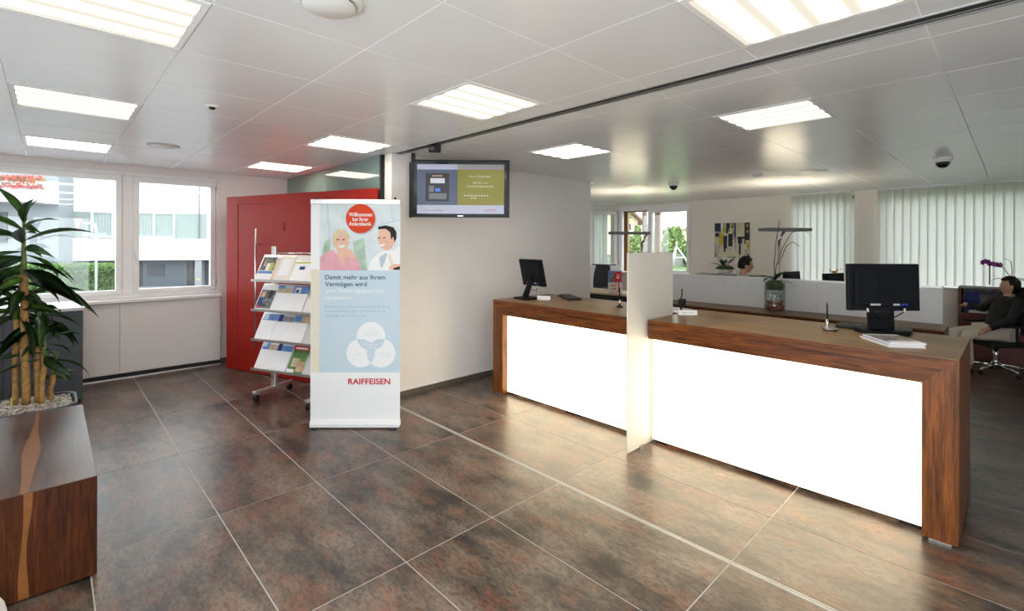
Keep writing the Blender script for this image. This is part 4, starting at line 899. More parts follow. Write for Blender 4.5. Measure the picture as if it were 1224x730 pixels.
# filing sideboard below the picture, with a bowl plant
zf = 1.155
o = thing('filing_sideboard', 'grey filing sideboard below the abstract picture', 'sideboard', (8.5, 2.9, 0))
MB().box(0, .45, 0, 1.22, .06, zf-.02).build('body', 'screen_white', o); MB().box(-.01, .46, -.01, 1.23, zf-.02, zf).build('top', 'lamp_grey', o); MB().box(.03, .42, .03, 1.19, 0, .06).build('plinth', 'black_plastic', o)
for k in range(3):
    d_ = MB().box(-.012, -.001, .01+k*.405, .4+k*.405, .08, zf-.04).build('door', 'screen_white', o); MB().box(-.026, -.012, .33+k*.405, .35+k*.405, .6, .72).build('handle', 'steel', d_)
q = onX(866.5, 329, 8.66); q.z = zf
o = thing('bowl_plant', 'white bowl with a leafy green plant below the abstract picture', 'plant', q)
MB().lathe([(0, 0), (.07, 0), (.115, .05), (.135, .10), (.128, .10), (.105, .06), (0, .05)], n=24).build('bowl', 'white_plastic', o); MB().lathe([(0, .07), (.118, .085), (.16, .12), (.10, .16), (0, .17)], n=16).build('moss', 'moss', o)
BPL = [leaf_mesh('leaf', .26, .05, 1.2, 'leaf_green', 6), leaf_mesh('leaf', .30, .04, .7, 'leaf_light', 6), leaf_mesh('leaf', .22, .06, 1.5, 'leaf_green', 6)]
for k in range(30):
    s = random.uniform(.7, 1.25); l_ = link('leaf', BPL[k % 3], o, (0, 0, .11), rot=(random.uniform(-.4, .4), -random.uniform(.15, 1.35), k*2.4)); l_.scale = (s, s, s)
flat('plant_label', [(-.04, .17), (.03, .17), (.03, .22), (-.04, .22)], 'white_plastic', o, -.12, .002).rotation_euler = (0, 0, fr); flat('plant_label_print', [(-.02, .185), (.02, .185), (.02, .205), (-.02, .205)], 'mag_red', o, -.1225, .0005).rotation_euler = (0, 0, fr)
# abstract picture on the pier
mat('canvas_cream', (.62, .58, .42), .6, var=.12, scale=7); mat('paint_navy', (.012, .018, .07), .6, var=.4, scale=9); mat('paint_yellow', (.55, .40, .04), .6, var=.3, scale=9); mat('paint_black', (.012, .013, .02), .6, var=.3); mat('paint_white', (.7, .7, .68), .6, var=.1); mat('paint_grey', (.28, .31, .36), .6, var=.5, scale=12); mat('paint_rust', (.30, .09, .03), .6, var=.4)
po = thing('abstract_picture', 'abstract canvas of navy, yellow and cream blocks on the pier', 'picture', (XF-.001, 4.597, 1.40), -pi/2)
PW, PH = .735, .755
MB().box(0, PW, -.03, 0, 0, PH).build('canvas', 'canvas_cream', po)
pn = 0
def pt(x0, x1, y0, y1, m, skew=0.):
    """coordinates in the canvas crop: x 120..462, y 98..445"""
    global pn
    X = lambda v: max(0, min(1, (v-120)/342))*PW; Z = lambda v: max(0, min(1, (445-v)/347))*PH; pn += 1
    return flat('paint_block', [(X(x0), Z(y1)), (X(x1), Z(y1)), (X(x1+skew), Z(y0)), (X(x0+skew), Z(y0))], m, po, -.0302-.0002*pn, .0002)
for a in ((120, 172, 98, 182, 'paint_navy'), (172, 182, 98, 200, 'paint_black'), (183, 208, 100, 150, 'paint_white'), (208, 216, 98, 190, 'paint_black'), (214, 236, 138, 192, 'paint_yellow'), (236, 254, 98, 200, 'paint_navy'), (254, 272, 98, 180, 'paint_black'), (274, 294, 98, 150, 'paint_yellow'), (294, 302, 98, 160, 'paint_black'), (302, 318, 98, 230, 'paint_grey'), (318, 332, 98, 240, 'paint_black'), (125, 165, 195, 235, 'paint_navy'), (165, 212, 200, 310, 'paint_yellow'), (172, 190, 310, 330, 'paint_yellow'), (210, 246, 225, 350, 'paint_navy'), (258, 300, 205, 330, 'paint_black'), (300, 318, 180, 260, 'paint_grey'), (322, 332, 240, 290, 'paint_rust'),
          (345, 415, 235, 255, 'paint_black'), (352, 392, 255, 300, 'paint_navy'), (362, 380, 300, 410, 'paint_navy'), (415, 462, 98, 268, 'paint_black'), (432, 450, 115, 142, 'paint_yellow'), (434, 450, 172, 198, 'paint_yellow'), (412, 428, 262, 305, 'paint_rust'), (124, 134, 300, 440, 'paint_grey'), (150, 160, 320, 400, 'paint_grey', 14), (215, 232, 350, 385, 'paint_navy'), (300, 312, 300, 400, 'paint_white'), (326, 334, 290, 360, 'paint_grey'), (420, 440, 360, 440, 'paint_grey'), (444, 456, 400, 440, 'paint_navy'), (120, 148, 405, 440, 'paint_grey'), (250, 330, 430, 440, 'paint_grey'), (438, 458, 290, 350, 'paint_yellow'), (255, 320, 158, 163, 'paint_white'), (120, 170, 184, 192, 'paint_white')):
    pt(*a)
# desk corner left of the divider: desk, chair, folder stand, file boxes, grey cabinet
fe = onZ(727, 347.6, .75)
desk('beech topped desk with dark front left of the frosted screen', fe.x-.42, fe.x+.38, 4.75, 6.75, .75, 'beech')
def at_desk(px, py, X, z): q = onX(px, py, X); q.z = z; return q
q = at_desk(735.5, 347, fe.x-.15, .75)
o = thing('leaflet_stand', 'blue leaflet stand with a red card on the beech desk', 'leaflet stand', q, fr)
MB().box(-.13, .13, 0, .05, 0, .19).build('holder', 'white_plastic', o); MB().box(-.13, .14, .055, .063, .0, .42).build('back_card', 'bro_blue', o)
flat('photo', [(-.12, .2), (.0, .2), (.0, .30), (-.12, .30)], 'bro_photo', o, .0545, .0006); MB().box(-.015, .13, .04, .05, .2, .40, .006).build('red_card', 'mag_red', o)
for z0, z1, a, b in ((.27, .31, .03, .085), (.33, .345, .03, .09)): flat('card_print', [(a, z0), (b, z0), (b, z1), (a, z1)], 'white_paper', o, .0392, .0006)
for x0, x1, m_ in ((-.12, .05, 'bro_cream'), (.055, .075, 'mag_red'), (.08, .13, 'white_paper')): MB().box(x0, x1, -.012, -.001, .0, .185).build('leaflet', m_, o)
flat('leaflet_print', [(-.09, .12), (.02, .12), (.02, .15), (-.09, .15)], 'bro_orange', o, -.0125, .0005); flat('leaflet_print', [(-.07, .06), (.01, .06), (.01, .09), (-.07, .09)], 'bro_grey', o, -.0125, .0005)
q = at_desk(746, 349, fe.x-.2, .75)
o = thing('document_tray', 'white document tray at the end of the beech desk', 'tray', q, fr); MB().box(-.05, .16, -.1, .14, 0, .006).build('base', 'white_plastic', o); MB().box(-.05, -.045, -.1, .14, .006, .05).build('side', 'white_plastic', o); MB().box(.155, .16, -.1, .14, .006, .05).build('side', 'white_plastic', o); MB().box(-.04, .15, -.09, .13, .006, .02).build('paper', 'white_paper', o)
cz = onX(721, 340, 9.35)
o = thing('file_cabinet', 'grey office cabinet behind the beech desk', 'cabinet', (9.35, cz.y-.18, 0)); MB().box(0, .45, 0, .62, .04, 1.19).build('body', 'screen_white', o); MB().box(-.012, 0, .01, .61, .06, 1.17).build('door', 'screen_white', o); MB().box(.02, .43, .02, .6, 0, .04).build('plinth', 'black_plastic', o); MB().box(-.03, -.012, .06, .075, .6, .75).build('handle', 'steel', o)
o = thing('desk_tray', 'flat black tray lying on the grey office cabinet', 'tray', (9.45, cz.y+.02, 1.19)); MB().box(-.1, .25, -.15, .3, 0, .03, .006).build('tray', 'black_plastic', o); MB().box(-.09, .24, -.14, .29, .03, .034).build('paper', 'white_paper', o)
q = onX(707, 324, 9.5)
o = thing('binder_shelf', 'low dark red shelf beside the grey office cabinet', 'shelf', (9.35, max(q.y-.14, cz.y+.46), 0)); MB().box(0, .4, 0, .7, 0, 1.13).build('body', 'mag_red', o); MB().box(-.01, 0, .02, .68, .05, .55).build('door', 'mag_red', o); MB().box(-.01, 0, .02, .68, .56, 1.1).build('door', 'mag_red', o)
def office_chair(label, p, rz, hb=.58, arms=True, seat_z=.48, grp='office chairs'):
    """faces local +x"""
    o = thing('office_chair', label, 'office chair', p, rz, grp)
    MB().box(-.23, .26, -.24, .24, seat_z-.07, seat_z, .03, 3).build('seat', 'chair_black', o)
    t = MB(); n = 8; rings = []
    for i in range(n+1):
        q_ = i/n; z = seat_z+.08+q_*hb; x = -.25-.05*q_+.035*sin(q_*pi); wv = .225*(1-.18*q_**3); rings.append((x, wv, z))
    for (x, wv, z), (x2, w2, z2) in zip(rings, rings[1:]):
        t.bm.faces.new([t.bm.verts.new(v) for v in ((x, -wv, z), (x+.015, 0, z), (x2+.015, 0, z2), (x2, -w2, z2))]); t.bm.faces.new([t.bm.verts.new(v) for v in ((x+.015, 0, z), (x, wv, z), (x2, w2, z2), (x2+.015, 0, z2))])
    bmesh.ops.remove_doubles(t.bm, verts=t.bm.verts[:], dist=1e-4); bmesh.ops.recalc_face_normals(t.bm, faces=t.bm.faces[:]); bmesh.ops.solidify(t.bm, geom=t.bm.faces[:], thickness=.045)
    t.build('backrest', 'chair_black', o)
    MB().tube([(-.1, 0, seat_z-.08), (-.26, 0, seat_z-.05), (-.315, 0, seat_z+.3)], .022, 8).build('back_bar', 'black_plastic', o)
    MB().tube([(0, 0, .12), (0, 0, seat_z-.07)], [.03, .025], 12).build('gas_lift', 'chrome', o)
    if arms:
        for s in (-1, 1):
            a_ = MB().tube([(.0, s*.22, seat_z-.04), (.0, s*.29, seat_z-.02), (-.0, s*.29, seat_z+.20)], .016, 8).build('arm_post', 'black_plastic', o); MB().box(-.12, .15, s*.29-.035, s*.29+.035, seat_z+.20, seat_z+.228, .01, 2).build('arm_pad', 'black_plastic', a_)
    for k in range(5):
        a = 2*pi*k/5+.35; l_ = MB().tube([(0, 0, .13), (.16*cos(a), .16*sin(a), .105), (.30*cos(a), .30*sin(a), .075)], [.024, .018, .013], 8).build('leg', 'chrome', o)
        MB().lathe([(0, -.02), (.026, -.02), (.028, 0), (.026, .02), (0, .02)], (.30*cos(a), .30*sin(a), .028), 12, 'y').build('castor', 'black_plastic', l_)
    MB().lathe([(0, .10), (.05, .10), (.045, .15), (0, .15)], n=14).build('hub', 'chrome', o)
    return o
q = onX(711, 335, 8.95); office_chair('black office chair behind the beech desk', (q.x, q.y, 0), pi, .62, True, .50)
# red cabinet with brochures and orchid at the far right
q = onX(1145, 370, 9.95); ry = q.y; zr = 1.045
o = thing('red_cabinet', 'dark red open cabinet with brochures below the broad blind', 'cabinet', (9.95, ry, 0)); D_ = .42; L = -1.05
MB().box(0, D_, -.035, 0, 0, zr).build('side', 'cab_red', o); MB().box(0, D_, L, L+.035, 0, zr).build('side', 'cab_red', o); MB().box(-.01, D_, L, 0, zr, zr+.02).build('top', 'lamp_grey', o)
MB().box(.0, D_, L+.035, -.035, .66, .685).build('shelf', 'cab_red', o); MB().box(D_-.015, D_, L+.035, -.035, .685, zr).build('back', 'bro_grey', o); MB().box(.0, .02, L+.036, -.036, .05, .655).build('door', 'cab_red', o); MB().box(.02, D_, L+.035, -.035, 0, .66).build('body', 'cab_red', o)
for i, (y, m_, lb, h_) in enumerate(((-.14, 'bro_navy', 'navy brochure standing in the dark red cabinet', .30), (-.30, 'bro_grey', 'grey folder standing in the dark red cabinet', .26), (-.47, 'print_blue', 'pale blue folder standing in the dark red cabinet', .27))):
    b_ = thing('folder', lb, 'folder', (9.95+.2+.03*i, ry+y, .686), 0, 'folders in the red cabinet'); MB().box(0, .012, -.09, .075, 0, h_).build('cover', m_, b_); MB().box(.012, .02, -.085, .07, 0, h_-.01).build('pages', 'white_paper', b_)
for i in range(2):
    b_ = thing('paper_stack', ('loose pale papers lying on the cabinet shelf near the reaching hand', 'flat pile of photo leaflets on the cabinet shelf')[i], 'papers', (9.985, ry-.12-.26*i, .686), .2); MB().box(0, .15, -.22, 0, 0, .03+.02*i).build('stack', 'white_paper', b_); MB().box(.01, .14, -.2, -.02, .03+.02*i, .033+.02*i).build('top_sheet', ('white_paper', 'bro_photo')[i], b_)
q = onX(1207, 346, 10.2); q.z = zr+.02
o = thing('orchid_plant', 'purple orchid in a white pot on the dark red cabinet', 'plant', q)
MB().lathe([(0, 0), (.055, 0), (.075, .12), (.068, .12), (.05, .02), (0, .02)], n=20).build('pot', 'white_plastic', o)
for k in range(6): link('leaf', OL, o, (0, 0, .11), rot=(0, -random.uniform(.0, .5), k*1.05))
def rel(px, py): v = onX(px, py, 10.2)-q; return v
pts = [Vector((0, 0, .12)), rel(1207.5, 330), rel(1204, 326), rel(1199, 319.5), rel(1193, 316), rel(1184, 314), rel(1174, 314)]
MB().tube(pts, .005, 6).build('flower_stem', 'stem_brown', o); MB().tube([Vector((.01, 0, .12)), rel(1210, 325), rel(1208.5, 312)], .005, 6).build('stake', 'stem_brown', o); MB().tube([rel(1208.5, 312), rel(1203, 309.5), rel(1198, 309)], .003, 6).build('twig', 'stem_brown', o)
for px, py in ((1174.5, 313.5), (1178, 312.2), (1181.5, 313), (1183, 315), (1187, 315.2), (1191, 316), (1195.5, 316.6)):
    f = MB(); c = rel(px, py)+Vector((-.012, 0, 0))
    for k in range(5):
        a = k*2*pi/5; f.ball(c+RV*(.022*cos(a))+Vector((0, 0, .022*sin(a))), .019, .7, .7, 1, 8)
    f.ball(c-FW*.012, .009, n=6); f.build('flower', 'petal_purple', o)
# hanging blind weight rod in front of the blind
bq = onX(1183, 316, XF-.13); b2 = onX(1183, 340, XF-.13)
o = thing('pull_rod', 'thin dark pull rod hanging at the broad blind', 'rod', (bq.x, bq.y, b2.z)); MB().tube([(0, 0, 0), (0, 0, bq.z-b2.z)], .009, 8).build('rod', 'stem_brown', o); MB().tube([(0, 0, bq.z-b2.z), (0, 0, 2.655-b2.z)], .0015, 5).build('cord', 'frame_white', o)

# ------------------------------------------------------------------ people
mat('skin', (.50, .26, .17), .5, var=.08, scale=20); mat('hair_black', (.008, .006, .006), .6, var=.3, scale=60, bump=.3, spec=.2); mat('hair_brown', (.014, .008, .006), .6, var=.3, scale=60, bump=.3, spec=.2); mat('eye_white', (.7, .7, .68), .2); mat('eye_dark', (.02, .015, .01), .2); mat('lips', (.35, .10, .08), .4)
mat('shirt_pale', (.62, .66, .74), .8, var=.05, scale=14, bump=.1); mat('trouser_dark', (.03, .03, .04), .85, var=.1); mat('jumper_black', (.008, .008, .010), .85, var=.2, scale=40, bump=.15); mat('trouser_beige', (.60, .53, .45), .8, var=.06, scale=12, bump=.15); mat('shoe_black', (.012, .012, .012), .4)
def skin_mesh(chains, root, sub=2):
    """chains: lists of (point, radius); points that coincide are welded"""
    V = []; E_ = []; Rr = []; key = {}
    for ch in chains:
        prev = None
        for p, r_ in ch:
            k = tuple(round(c, 4) for c in p)
            if k not in key: key[k] = len(V); V.append(p); Rr.append(r_)
            i = key[k]
            if prev is not None and prev != i: E_.append((prev, i))
            prev = i
    me = bpy.data.meshes.new('skin_tmp'); me.from_pydata(V, E_, []); ob = bpy.data.objects.new('skin_tmp', me); COL.objects.link(ob)
    ob.modifiers.new('s', 'SKIN'); ss = ob.modifiers.new('d', 'SUBSURF'); ss.levels = sub; ss.render_levels = sub
    rk = key[tuple(round(c, 4) for c in root)]
    for i, d in enumerate(me.skin_vertices[0].data):
        r_ = Rr[i]; d.radius = r_ if isinstance(r_, tuple) else (r_, r_); d.use_root = (i == rk)
    dg = bpy.context.evaluated_depsgraph_get(); dg.update(); out = bpy.data.meshes.new_from_object(ob.evaluated_get(dg))
    bpy.data.objects.remove(ob); bpy.data.meshes.remove(me)
    return out
def add_head(bm, c, rot, s=1., beard=False):
    """face towards local +x; height about .235 m"""
    q = bmesh.ops.create_uvsphere(bm, u_segments=40, v_segments=30, radius=1); vs_ = q['verts']
    for v in vs_:
        x, y, z = v.co; X, Y, Z = x*.098, y*.076, z*.118
        if z < 0: k = min(1, -z); Y *= 1-.34*k*k; X *= 1-.16*k; X += .018*k*max(0, x)
        if x > .2 and abs(z) < .8: X -= .012*max(0, x-.2)                         # flatter face
        if x > .55: 
            X += .026*math.exp(-(y/.15)**2)*math.exp(-((z+.16)/.16)**2)           # nose
            X -= .004*math.exp(-((abs(y)-.36)/.16)**2)*math.exp(-((z-.06)/.12)**2)  # eye hollows
            X += .004*math.exp(-(y/.3)**2)*math.exp(-((z+.52)/.08)**2)            # mouth
            X += .010*math.exp(-(y/.3)**2)*math.exp(-((z+.86)/.14)**2)            # chin
        v.co = c+rot @ (Vector((X, Y, Z))*s)
    for f in {f for v in vs_ for f in v.link_faces}: f.smooth = True
    def blob(p, r_, sx, sy, sz, mi):
        q = bmesh.ops.create_uvsphere(bm, u_segments=10, v_segments=8, radius=r_)
        for v in q['verts']: v.co = c+rot @ ((Vector(p)+Vector((v.co.x*sx, v.co.y*sy, v.co.z*sz)))*s)
        for f in {f for v in q['verts'] for f in v.link_faces}: f.smooth = True; f.material_index = mi
    for sg in (-1, 1):
        blob((.079, sg*.030, .010), .0115, 1, 1.25, .8, 1); blob((.0885, sg*.029, .010), .0055, .6, 1, 1, 2); blob((-.005, sg*.076, -.008), .03, .6, .3, 1.05, 0); blob((.086, sg*.030, .033), .014, .45, 1.4, .28, 2)
    blob((.090, 0, -.060), .018, .5, 1.2, .28, 3)
def add_hand(bm, w_, dirv, palm_n, s=1., curl=.5, side=1):
    """palm with five bent fingers; w_ wrist, dirv towards the fingers, palm_n out of the palm"""
    d = dirv.normalized(); n_ = (palm_n-d*palm_n.dot(d)).normalized(); t_ = d.cross(n_)*side
    def tube(pts, rs):
        b = MB(); b.bm.free(); b.bm = bm; b.tube(pts, rs, 8)
    tube([w_-d*.02, w_+d*.03*s, w_+d*.075*s, w_+d*.09*s], [.024*s, .034*s, .038*s, .026*s])
    for i, (off, ln) in enumerate(((-.030, .075), (-.010, .085), (.010, .078), (.028, .062))):
        p0 = w_+d*.075*s+t_*off*s; p1 = p0+(d*cos(curl*.4)+n_*sin(curl*.4))*ln*.45*s; p2 = p1+(d*cos(curl)+n_*sin(curl))*ln*.32*s; p3 = p2+(d*cos(curl*1.5)+n_*sin(curl*1.5))*ln*.25*s
        tube([p0, p1, p2, p3], [.0095*s, .009*s, .008*s, .006*s])
    b0 = w_+d*.02*s-t_*.025*s; b1 = b0-t_*.03*s+d*.025*s+n_*.008*s; b2 = b1-t_*.012*s+d*.03*s+n_*.01*s
    tube([b0, b1, b2], [.013*s, .010*s, .007*s])
def hair_mesh(c, rot, s, style):
    bm = bmesh.new(); q = bmesh.ops.create_uvsphere(bm, u_segments=72, v_segments=54, radius=1)
    for v in q['verts']:
        x, y, z = v.co; k = 1+.02*sin(9*x+5*z)+.02*sin(11*y-7*z)
        v.co = Vector((x*.110-.006, y*.090, z*.128+.010))*k
    kill = []
    for f in bm.faces:
        m_ = f.calc_center_median(); front = m_.x > .042+(.02 if m_.z > .085 else 0) and m_.z < .078
        low = m_.z < (-.055 if m_.x < -.03 else .0 if m_.x < .03 else .06)
        if style == 'bob': low = m_.z < (-.10 if m_.x < .0 else .02)
        if front or low: kill.append(f)
    bmesh.ops.delete(bm, geom=kill, context='FACES')
    bmesh.ops.recalc_face_normals(bm, faces=bm.faces[:]); bmesh.ops.solidify(bm, geom=bm.faces[:], thickness=.014)
    for v in bm.verts: v.co = c+rot @ (v.co*s)
    for f in bm.faces: f.smooth = True
    me = bpy.data.meshes.new('hair'); bm.to_mesh(me); bm.free(); return me
def seated(label, p, rz, seat_z, hand_r, hand_l, lean, head_pitch, mats, style, knee=.0, twist=0.):
    """seated person, facing local +x, p on the floor under the pelvis; hands are local points"""
    o = thing('person', label, 'person', p, rz)
    V3 = Vector; pel = V3((0, 0, seat_z+.085)); lx = sin(lean); 
    def up(h_): return pel+V3((lx*h_, 0, cos(lean)*h_))
    ch = up(.30); nk = up(.485); hb = up(.53)
    hd = up(.615)+V3((.02, 0, 0))
    arms = []; body = [[(pel, (.12, .10)), (up(.14), (.11, .085)), (ch, (.11, .08)), (up(.42), (.06, .05)), (nk, .048), (hb, .052), (hd, .06)]]
    shirt = [[(pel, (.165, .135)), (up(.14), (.150, .120)), (ch, (.170, .128)), (up(.42), (.145, .11)), (up(.50), .062)]]
    hands = []; sleeves = []
    for s, hp in ((-1, hand_r), (1, hand_l)):
        sh = up(.43)+V3((0, s*.175, 0)); hp = V3(hp); mid = (sh+hp)/2; dv = hp-sh; L_ = dv.length; U, Lo = .29, .26
        hgt = sqrt(max(.0004, ((U+Lo)/2)**2-(L_/2)**2)); pole = V3((-.2, s*.5, -1)); pole = (pole-dv*(pole.dot(dv)/dv.dot(dv))).normalized(); el = mid+pole*hgt
        body.append([(up(.42), (.06, .05)), (sh, .030), (el, .030), (hp, .025)]); sleeves.append([(up(.40)+V3((0, s*.06, 0)), .085), (up(.42)+V3((0, s*.12, 0)), .082), (sh, .072), (sh.lerp(el, .25), .062), (sh.lerp(el, .6), .055), (el, .051), (el.lerp(hp, .3), .048), (el.lerp(hp, .65), .041), (el.lerp(hp, .95), .034)]); hands.append((hp, hp-el, s))
    trous = []; feet = []
    for s in (-1, 1):
        hip = pel+V3((.02, s*.09, -.02)); kn = V3((.46, s*.10, seat_z+.06+knee)); an = V3((.42, s*.10, .10)); to = V3((.56, s*.11, .03))
        body.append([(pel, (.12, .10)), (hip, .07), (kn, .055), (an, .04), (to, .035)]); trous.append([(pel, (.165, .13)), (hip, .10), (hip.lerp(kn, .5), .088), (kn, .075), (kn.lerp(an, .5), .066), (an+V3((0, 0, .02)), .058)]); feet.append((an, to))
    me = skin_mesh(body, pel); bm = bmesh.new(); bm.from_mesh(me); rot = Matrix.Rotation(twist, 3, 'Z') @ Matrix.Rotation(head_pitch, 3, 'Y')
    for f in bm.faces: f.smooth = True; f.material_index = 0
    add_head(bm, hd+V3((.015, 0, .02)), rot)
    for hp, dv, s in hands: add_hand(bm, hp, dv, V3((0, 0, -1)), .95, .5, s)
    bm.to_mesh(me); bm.free(); me.materials.clear()
    for m_ in ('skin', 'eye_white', 'eye_dark', 'lips'): me.materials.append(MATS[m_])
    link('body', me, o)
    for nm, chs, m_ in (('shirt', shirt, mats[0]), ('trousers', trous, mats[1])):
        c_ = skin_mesh(chs, pel)
        if nm == 'shirt':
            sb = MB(); sb.bm.from_mesh(c_)
            for sl in sleeves: sb.tube([p for p, _ in sl], [r_ for _, r_ in sl], 14)
            bmesh.ops.recalc_face_normals(sb.bm, faces=sb.bm.faces[:]); sb.bm.to_mesh(c_); sb.bm.free()
        c_.materials.clear(); c_.materials.append(MATS[m_])
        for f in c_.polygons: f.use_smooth = True
        link(nm, c_, o)
    for an, to in feet:
        MB().tube([an+V3((-.05, 0, -.055)), an+V3((0, 0, -.05)), to+V3((0, 0, .012)), to+V3((.06, 0, .006))], [.032, .044, .042, .028], 10).build('shoe', 'shoe_black', o)
    h_ = hair_mesh(hd+V3((.015, 0, .02)), rot, 1., style); h_.materials.append(MATS[mats[2]]); link('hair', h_, o)
    return o
mp_ = atD(885.5, 320, 7.2)
po_ = seated('person with short black hair in a pale shirt behind the half-height screen', (mp_.x, mp_.y, 0), fr-.25, .67, (.40, -.20, .90), (.42, .18, .90), .06, .06, ('shirt_pale', 'trouser_dark', 'hair_black'), 'short')
o = thing('office_stool', 'dark swivel stool under the person in the pale shirt', 'stool', (mp_.x, mp_.y, 0), fr)
MB().lathe([(0, .57), (.18, .57), (.20, .59), (.20, .62), (.17, .64), (0, .64)], n=24).build('seat', 'chair_black', o); MB().tube([(0, 0, .1), (0, 0, .58)], .025, 10).build('gas_lift', 'chrome', o)
for k in range(5): a = k*2*pi/5; MB().tube([(0, 0, .10), (.24*cos(a), .24*sin(a), .03)], [.022, .015], 8).build('leg', 'chrome', o)
hub = onZ(1190, 446, 0)
fw_dir = fr+pi-.06
office_chair('black office chair with chrome star base under the reaching person', (hub.x, hub.y, 0), fw_dir, .62, True, .445)
ca, sa = cos(fw_dir), sin(fw_dir)
wp = hub.xy
hw = onX(1157, 365, 9.72); rl = Vector((hw.x-wp.x, hw.y-wp.y)); lxh = rl.x*ca+rl.y*sa; lyh = -rl.x*sa+rl.y*ca
hd_r = Vector((lxh, lyh, hw.z)); sh_ = Vector((-.14, -.17, .96)); dv = hd_r-sh_
if dv.length > .53: hd_r = sh_+dv*(.53/dv.length)
seated('person in a black top and beige trousers reaching into the red cabinet', (wp.x, wp.y, 0), fw_dir, .47, tuple(hd_r), (.26, .20, .62), -.34, -.02, ('jumper_black', 'trouser_beige', 'hair_brown'), 'bob', 0., -.25)

# ------------------------------------------------------------------ outside
mat('asphalt', (.22, .22, .23), .9, var=.12, scale=3); mat('lawn', (.06, .11, .025), .9, var=.4, scale=2, bump=.3)
mat('facade_white', (.55, .56, .57), .8, var=.02, scale=1); mat('facade_green', (.22, .265, .25), .8, var=.03, scale=1); mat('facade_grey', (.20, .22, .235), .8, var=.04, scale=1); mat('shutter_grey', (.10, .12, .14), .5, var=.08); mat('curtain', (.26, .29, .29), .9, var=.1, scale=4); mat('dark_recess', (.05, .055, .065), .8, var=.2)
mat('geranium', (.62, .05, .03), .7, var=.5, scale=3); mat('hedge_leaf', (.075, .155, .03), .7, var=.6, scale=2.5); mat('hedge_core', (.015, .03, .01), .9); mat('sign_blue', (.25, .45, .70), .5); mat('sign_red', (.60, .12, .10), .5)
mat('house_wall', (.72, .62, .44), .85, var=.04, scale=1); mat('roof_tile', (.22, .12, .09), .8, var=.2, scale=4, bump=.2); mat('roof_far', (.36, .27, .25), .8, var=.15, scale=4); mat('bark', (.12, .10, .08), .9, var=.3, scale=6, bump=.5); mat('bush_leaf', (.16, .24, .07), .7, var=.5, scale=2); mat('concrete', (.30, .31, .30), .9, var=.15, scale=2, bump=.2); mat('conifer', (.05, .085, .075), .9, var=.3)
struct(MB().box(-60, 70, YW+.3, 90, -1.0, -.6).build('ground_street', 'asphalt'), 'grey asphalt street outside the left windows')
struct(MB().box(XF+.3, 95, -30, 60, -.55, -.05).build('ground_lawn', 'lawn'), 'green lawn outside the far window')
def leaves(name, m, parent, fn, n, s, seed=1, flat_=False):
    """many small leaf quads on a volume, one mesh"""
    rnd = random.Random(seed); vs_ = []; fs_ = []
    for i in range(n):
        p = Vector(fn(rnd)); a = Vector((rnd.gauss(0, 1), rnd.gauss(0, 1), rnd.gauss(0, 1))).normalized(); b = a.orthogonal().normalized(); k = s*rnd.uniform(.6, 1.3); c = a.cross(b)
        j = len(vs_); vs_ += [p-b*k*.9, p+c*k*.4, p+b*k*.9, p-c*k*.4]; fs_.append((j, j+1, j+2, j+3))
    me = bpy.data.meshes.new(name); me.from_pydata([tuple(v) for v in vs_], [], fs_); me.materials.append(MATS[m])
    o = link(name, me, parent); o['kind'] = 'stuff'; return o
# apartment house across the street: facade frame with local x along the facade, -y towards the bank
fd = 25.0; fp = atD(208, 300, fd); fa = fr+radians(17)
A_ = thing('apartment_building', 'white apartment house with pale green band and grey shutters across the street', 'building', (fp.x, fp.y, -.6), fa)
fx = Vector((cos(fa), sin(fa), 0)); fn = Vector((-sin(fa), cos(fa), 0)); F0 = Vector((fp.x, fp.y, -.6))
def fpt(px, py, yo=0.):
    q = ray(px, py); c = Vector((0, 0, HC)); t_ = ((F0+fn*yo-c).dot(fn))/q.dot(fn); v = c+q*t_-F0; return v.dot(fx), v.z
def X(px, yo=0.): return fpt(px, 290, yo)[0]
def zz(py, px=208, yo=0.): return fpt(px, py, yo)[1]
ztop, z1, z2, z3 = zz(90), zz(255.2), zz(285.3), zz(310.8)
MB().box(X(71), X(330), 0, 8, z1, ztop).build('upper_wall', 'facade_white', A_); MB().box(X(71), X(330), .02, 8, z2, z1).build('green_band', 'facade_green', A_); MB().box(X(71), X(330), -.06, 8, z3, z2).build('lower_wall', 'facade_white', A_)
MB().box(X(71), X(330), .5, 8, 0, z3).build('ground_floor', 'dark_recess', A_)
def bwin(x0, x1, y0, y1, n, name='window'):
    f = MB(); a, b, c, d = X(x0), X(x1), zz(y1), zz(y0); t_ = .07
    f.box(a, b, -.05, .03, d-t_, d); f.box(a, b, -.08, .03, c, c+t_); 
    for i in range(n+1): xx = a+(b-a-t_)*i/n; f.box(xx, xx+t_, -.05, .03, c+t_, d-t_)
    o = f.build(name, 'frame_white', A_)
    for i in range(n): 
        xx = a+(b-a-t_)*i/n+t_; p_ = MB(); m_ = 12; w_ = (b-a-t_)/n-t_
        for j in range(m_): p_.face([(xx+w_*j/m_, .012+.02*(j % 2), c+t_), (xx+w_*(j+1)/m_, .012+.02*((j+1) % 2), c+t_), (xx+w_*(j+1)/m_, .012+.02*((j+1) % 2), d-t_), (xx+w_*j/m_, .012+.02*(j % 2), d-t_)])
        p_.build('curtain', 'curtain', o)
bwin(109, 209, 254, 284.5, 4); bwin(247.5, 300, 254, 284.5, 2)
t = MB(); t.box(X(167), X(220), .42, .48, 0, z3); 
for i in range(26): t.box(X(167)+i*(X(220)-X(167))/26, X(167)+i*(X(220)-X(167))/26+.03, .39, .42, 0, z3)
t.build('roller_shutter', 'shutter_grey', A_); MB().box(X(173), X(193), .36, .40, zz(330), zz(316)).build('vent_window', 'dark_recess', A_)
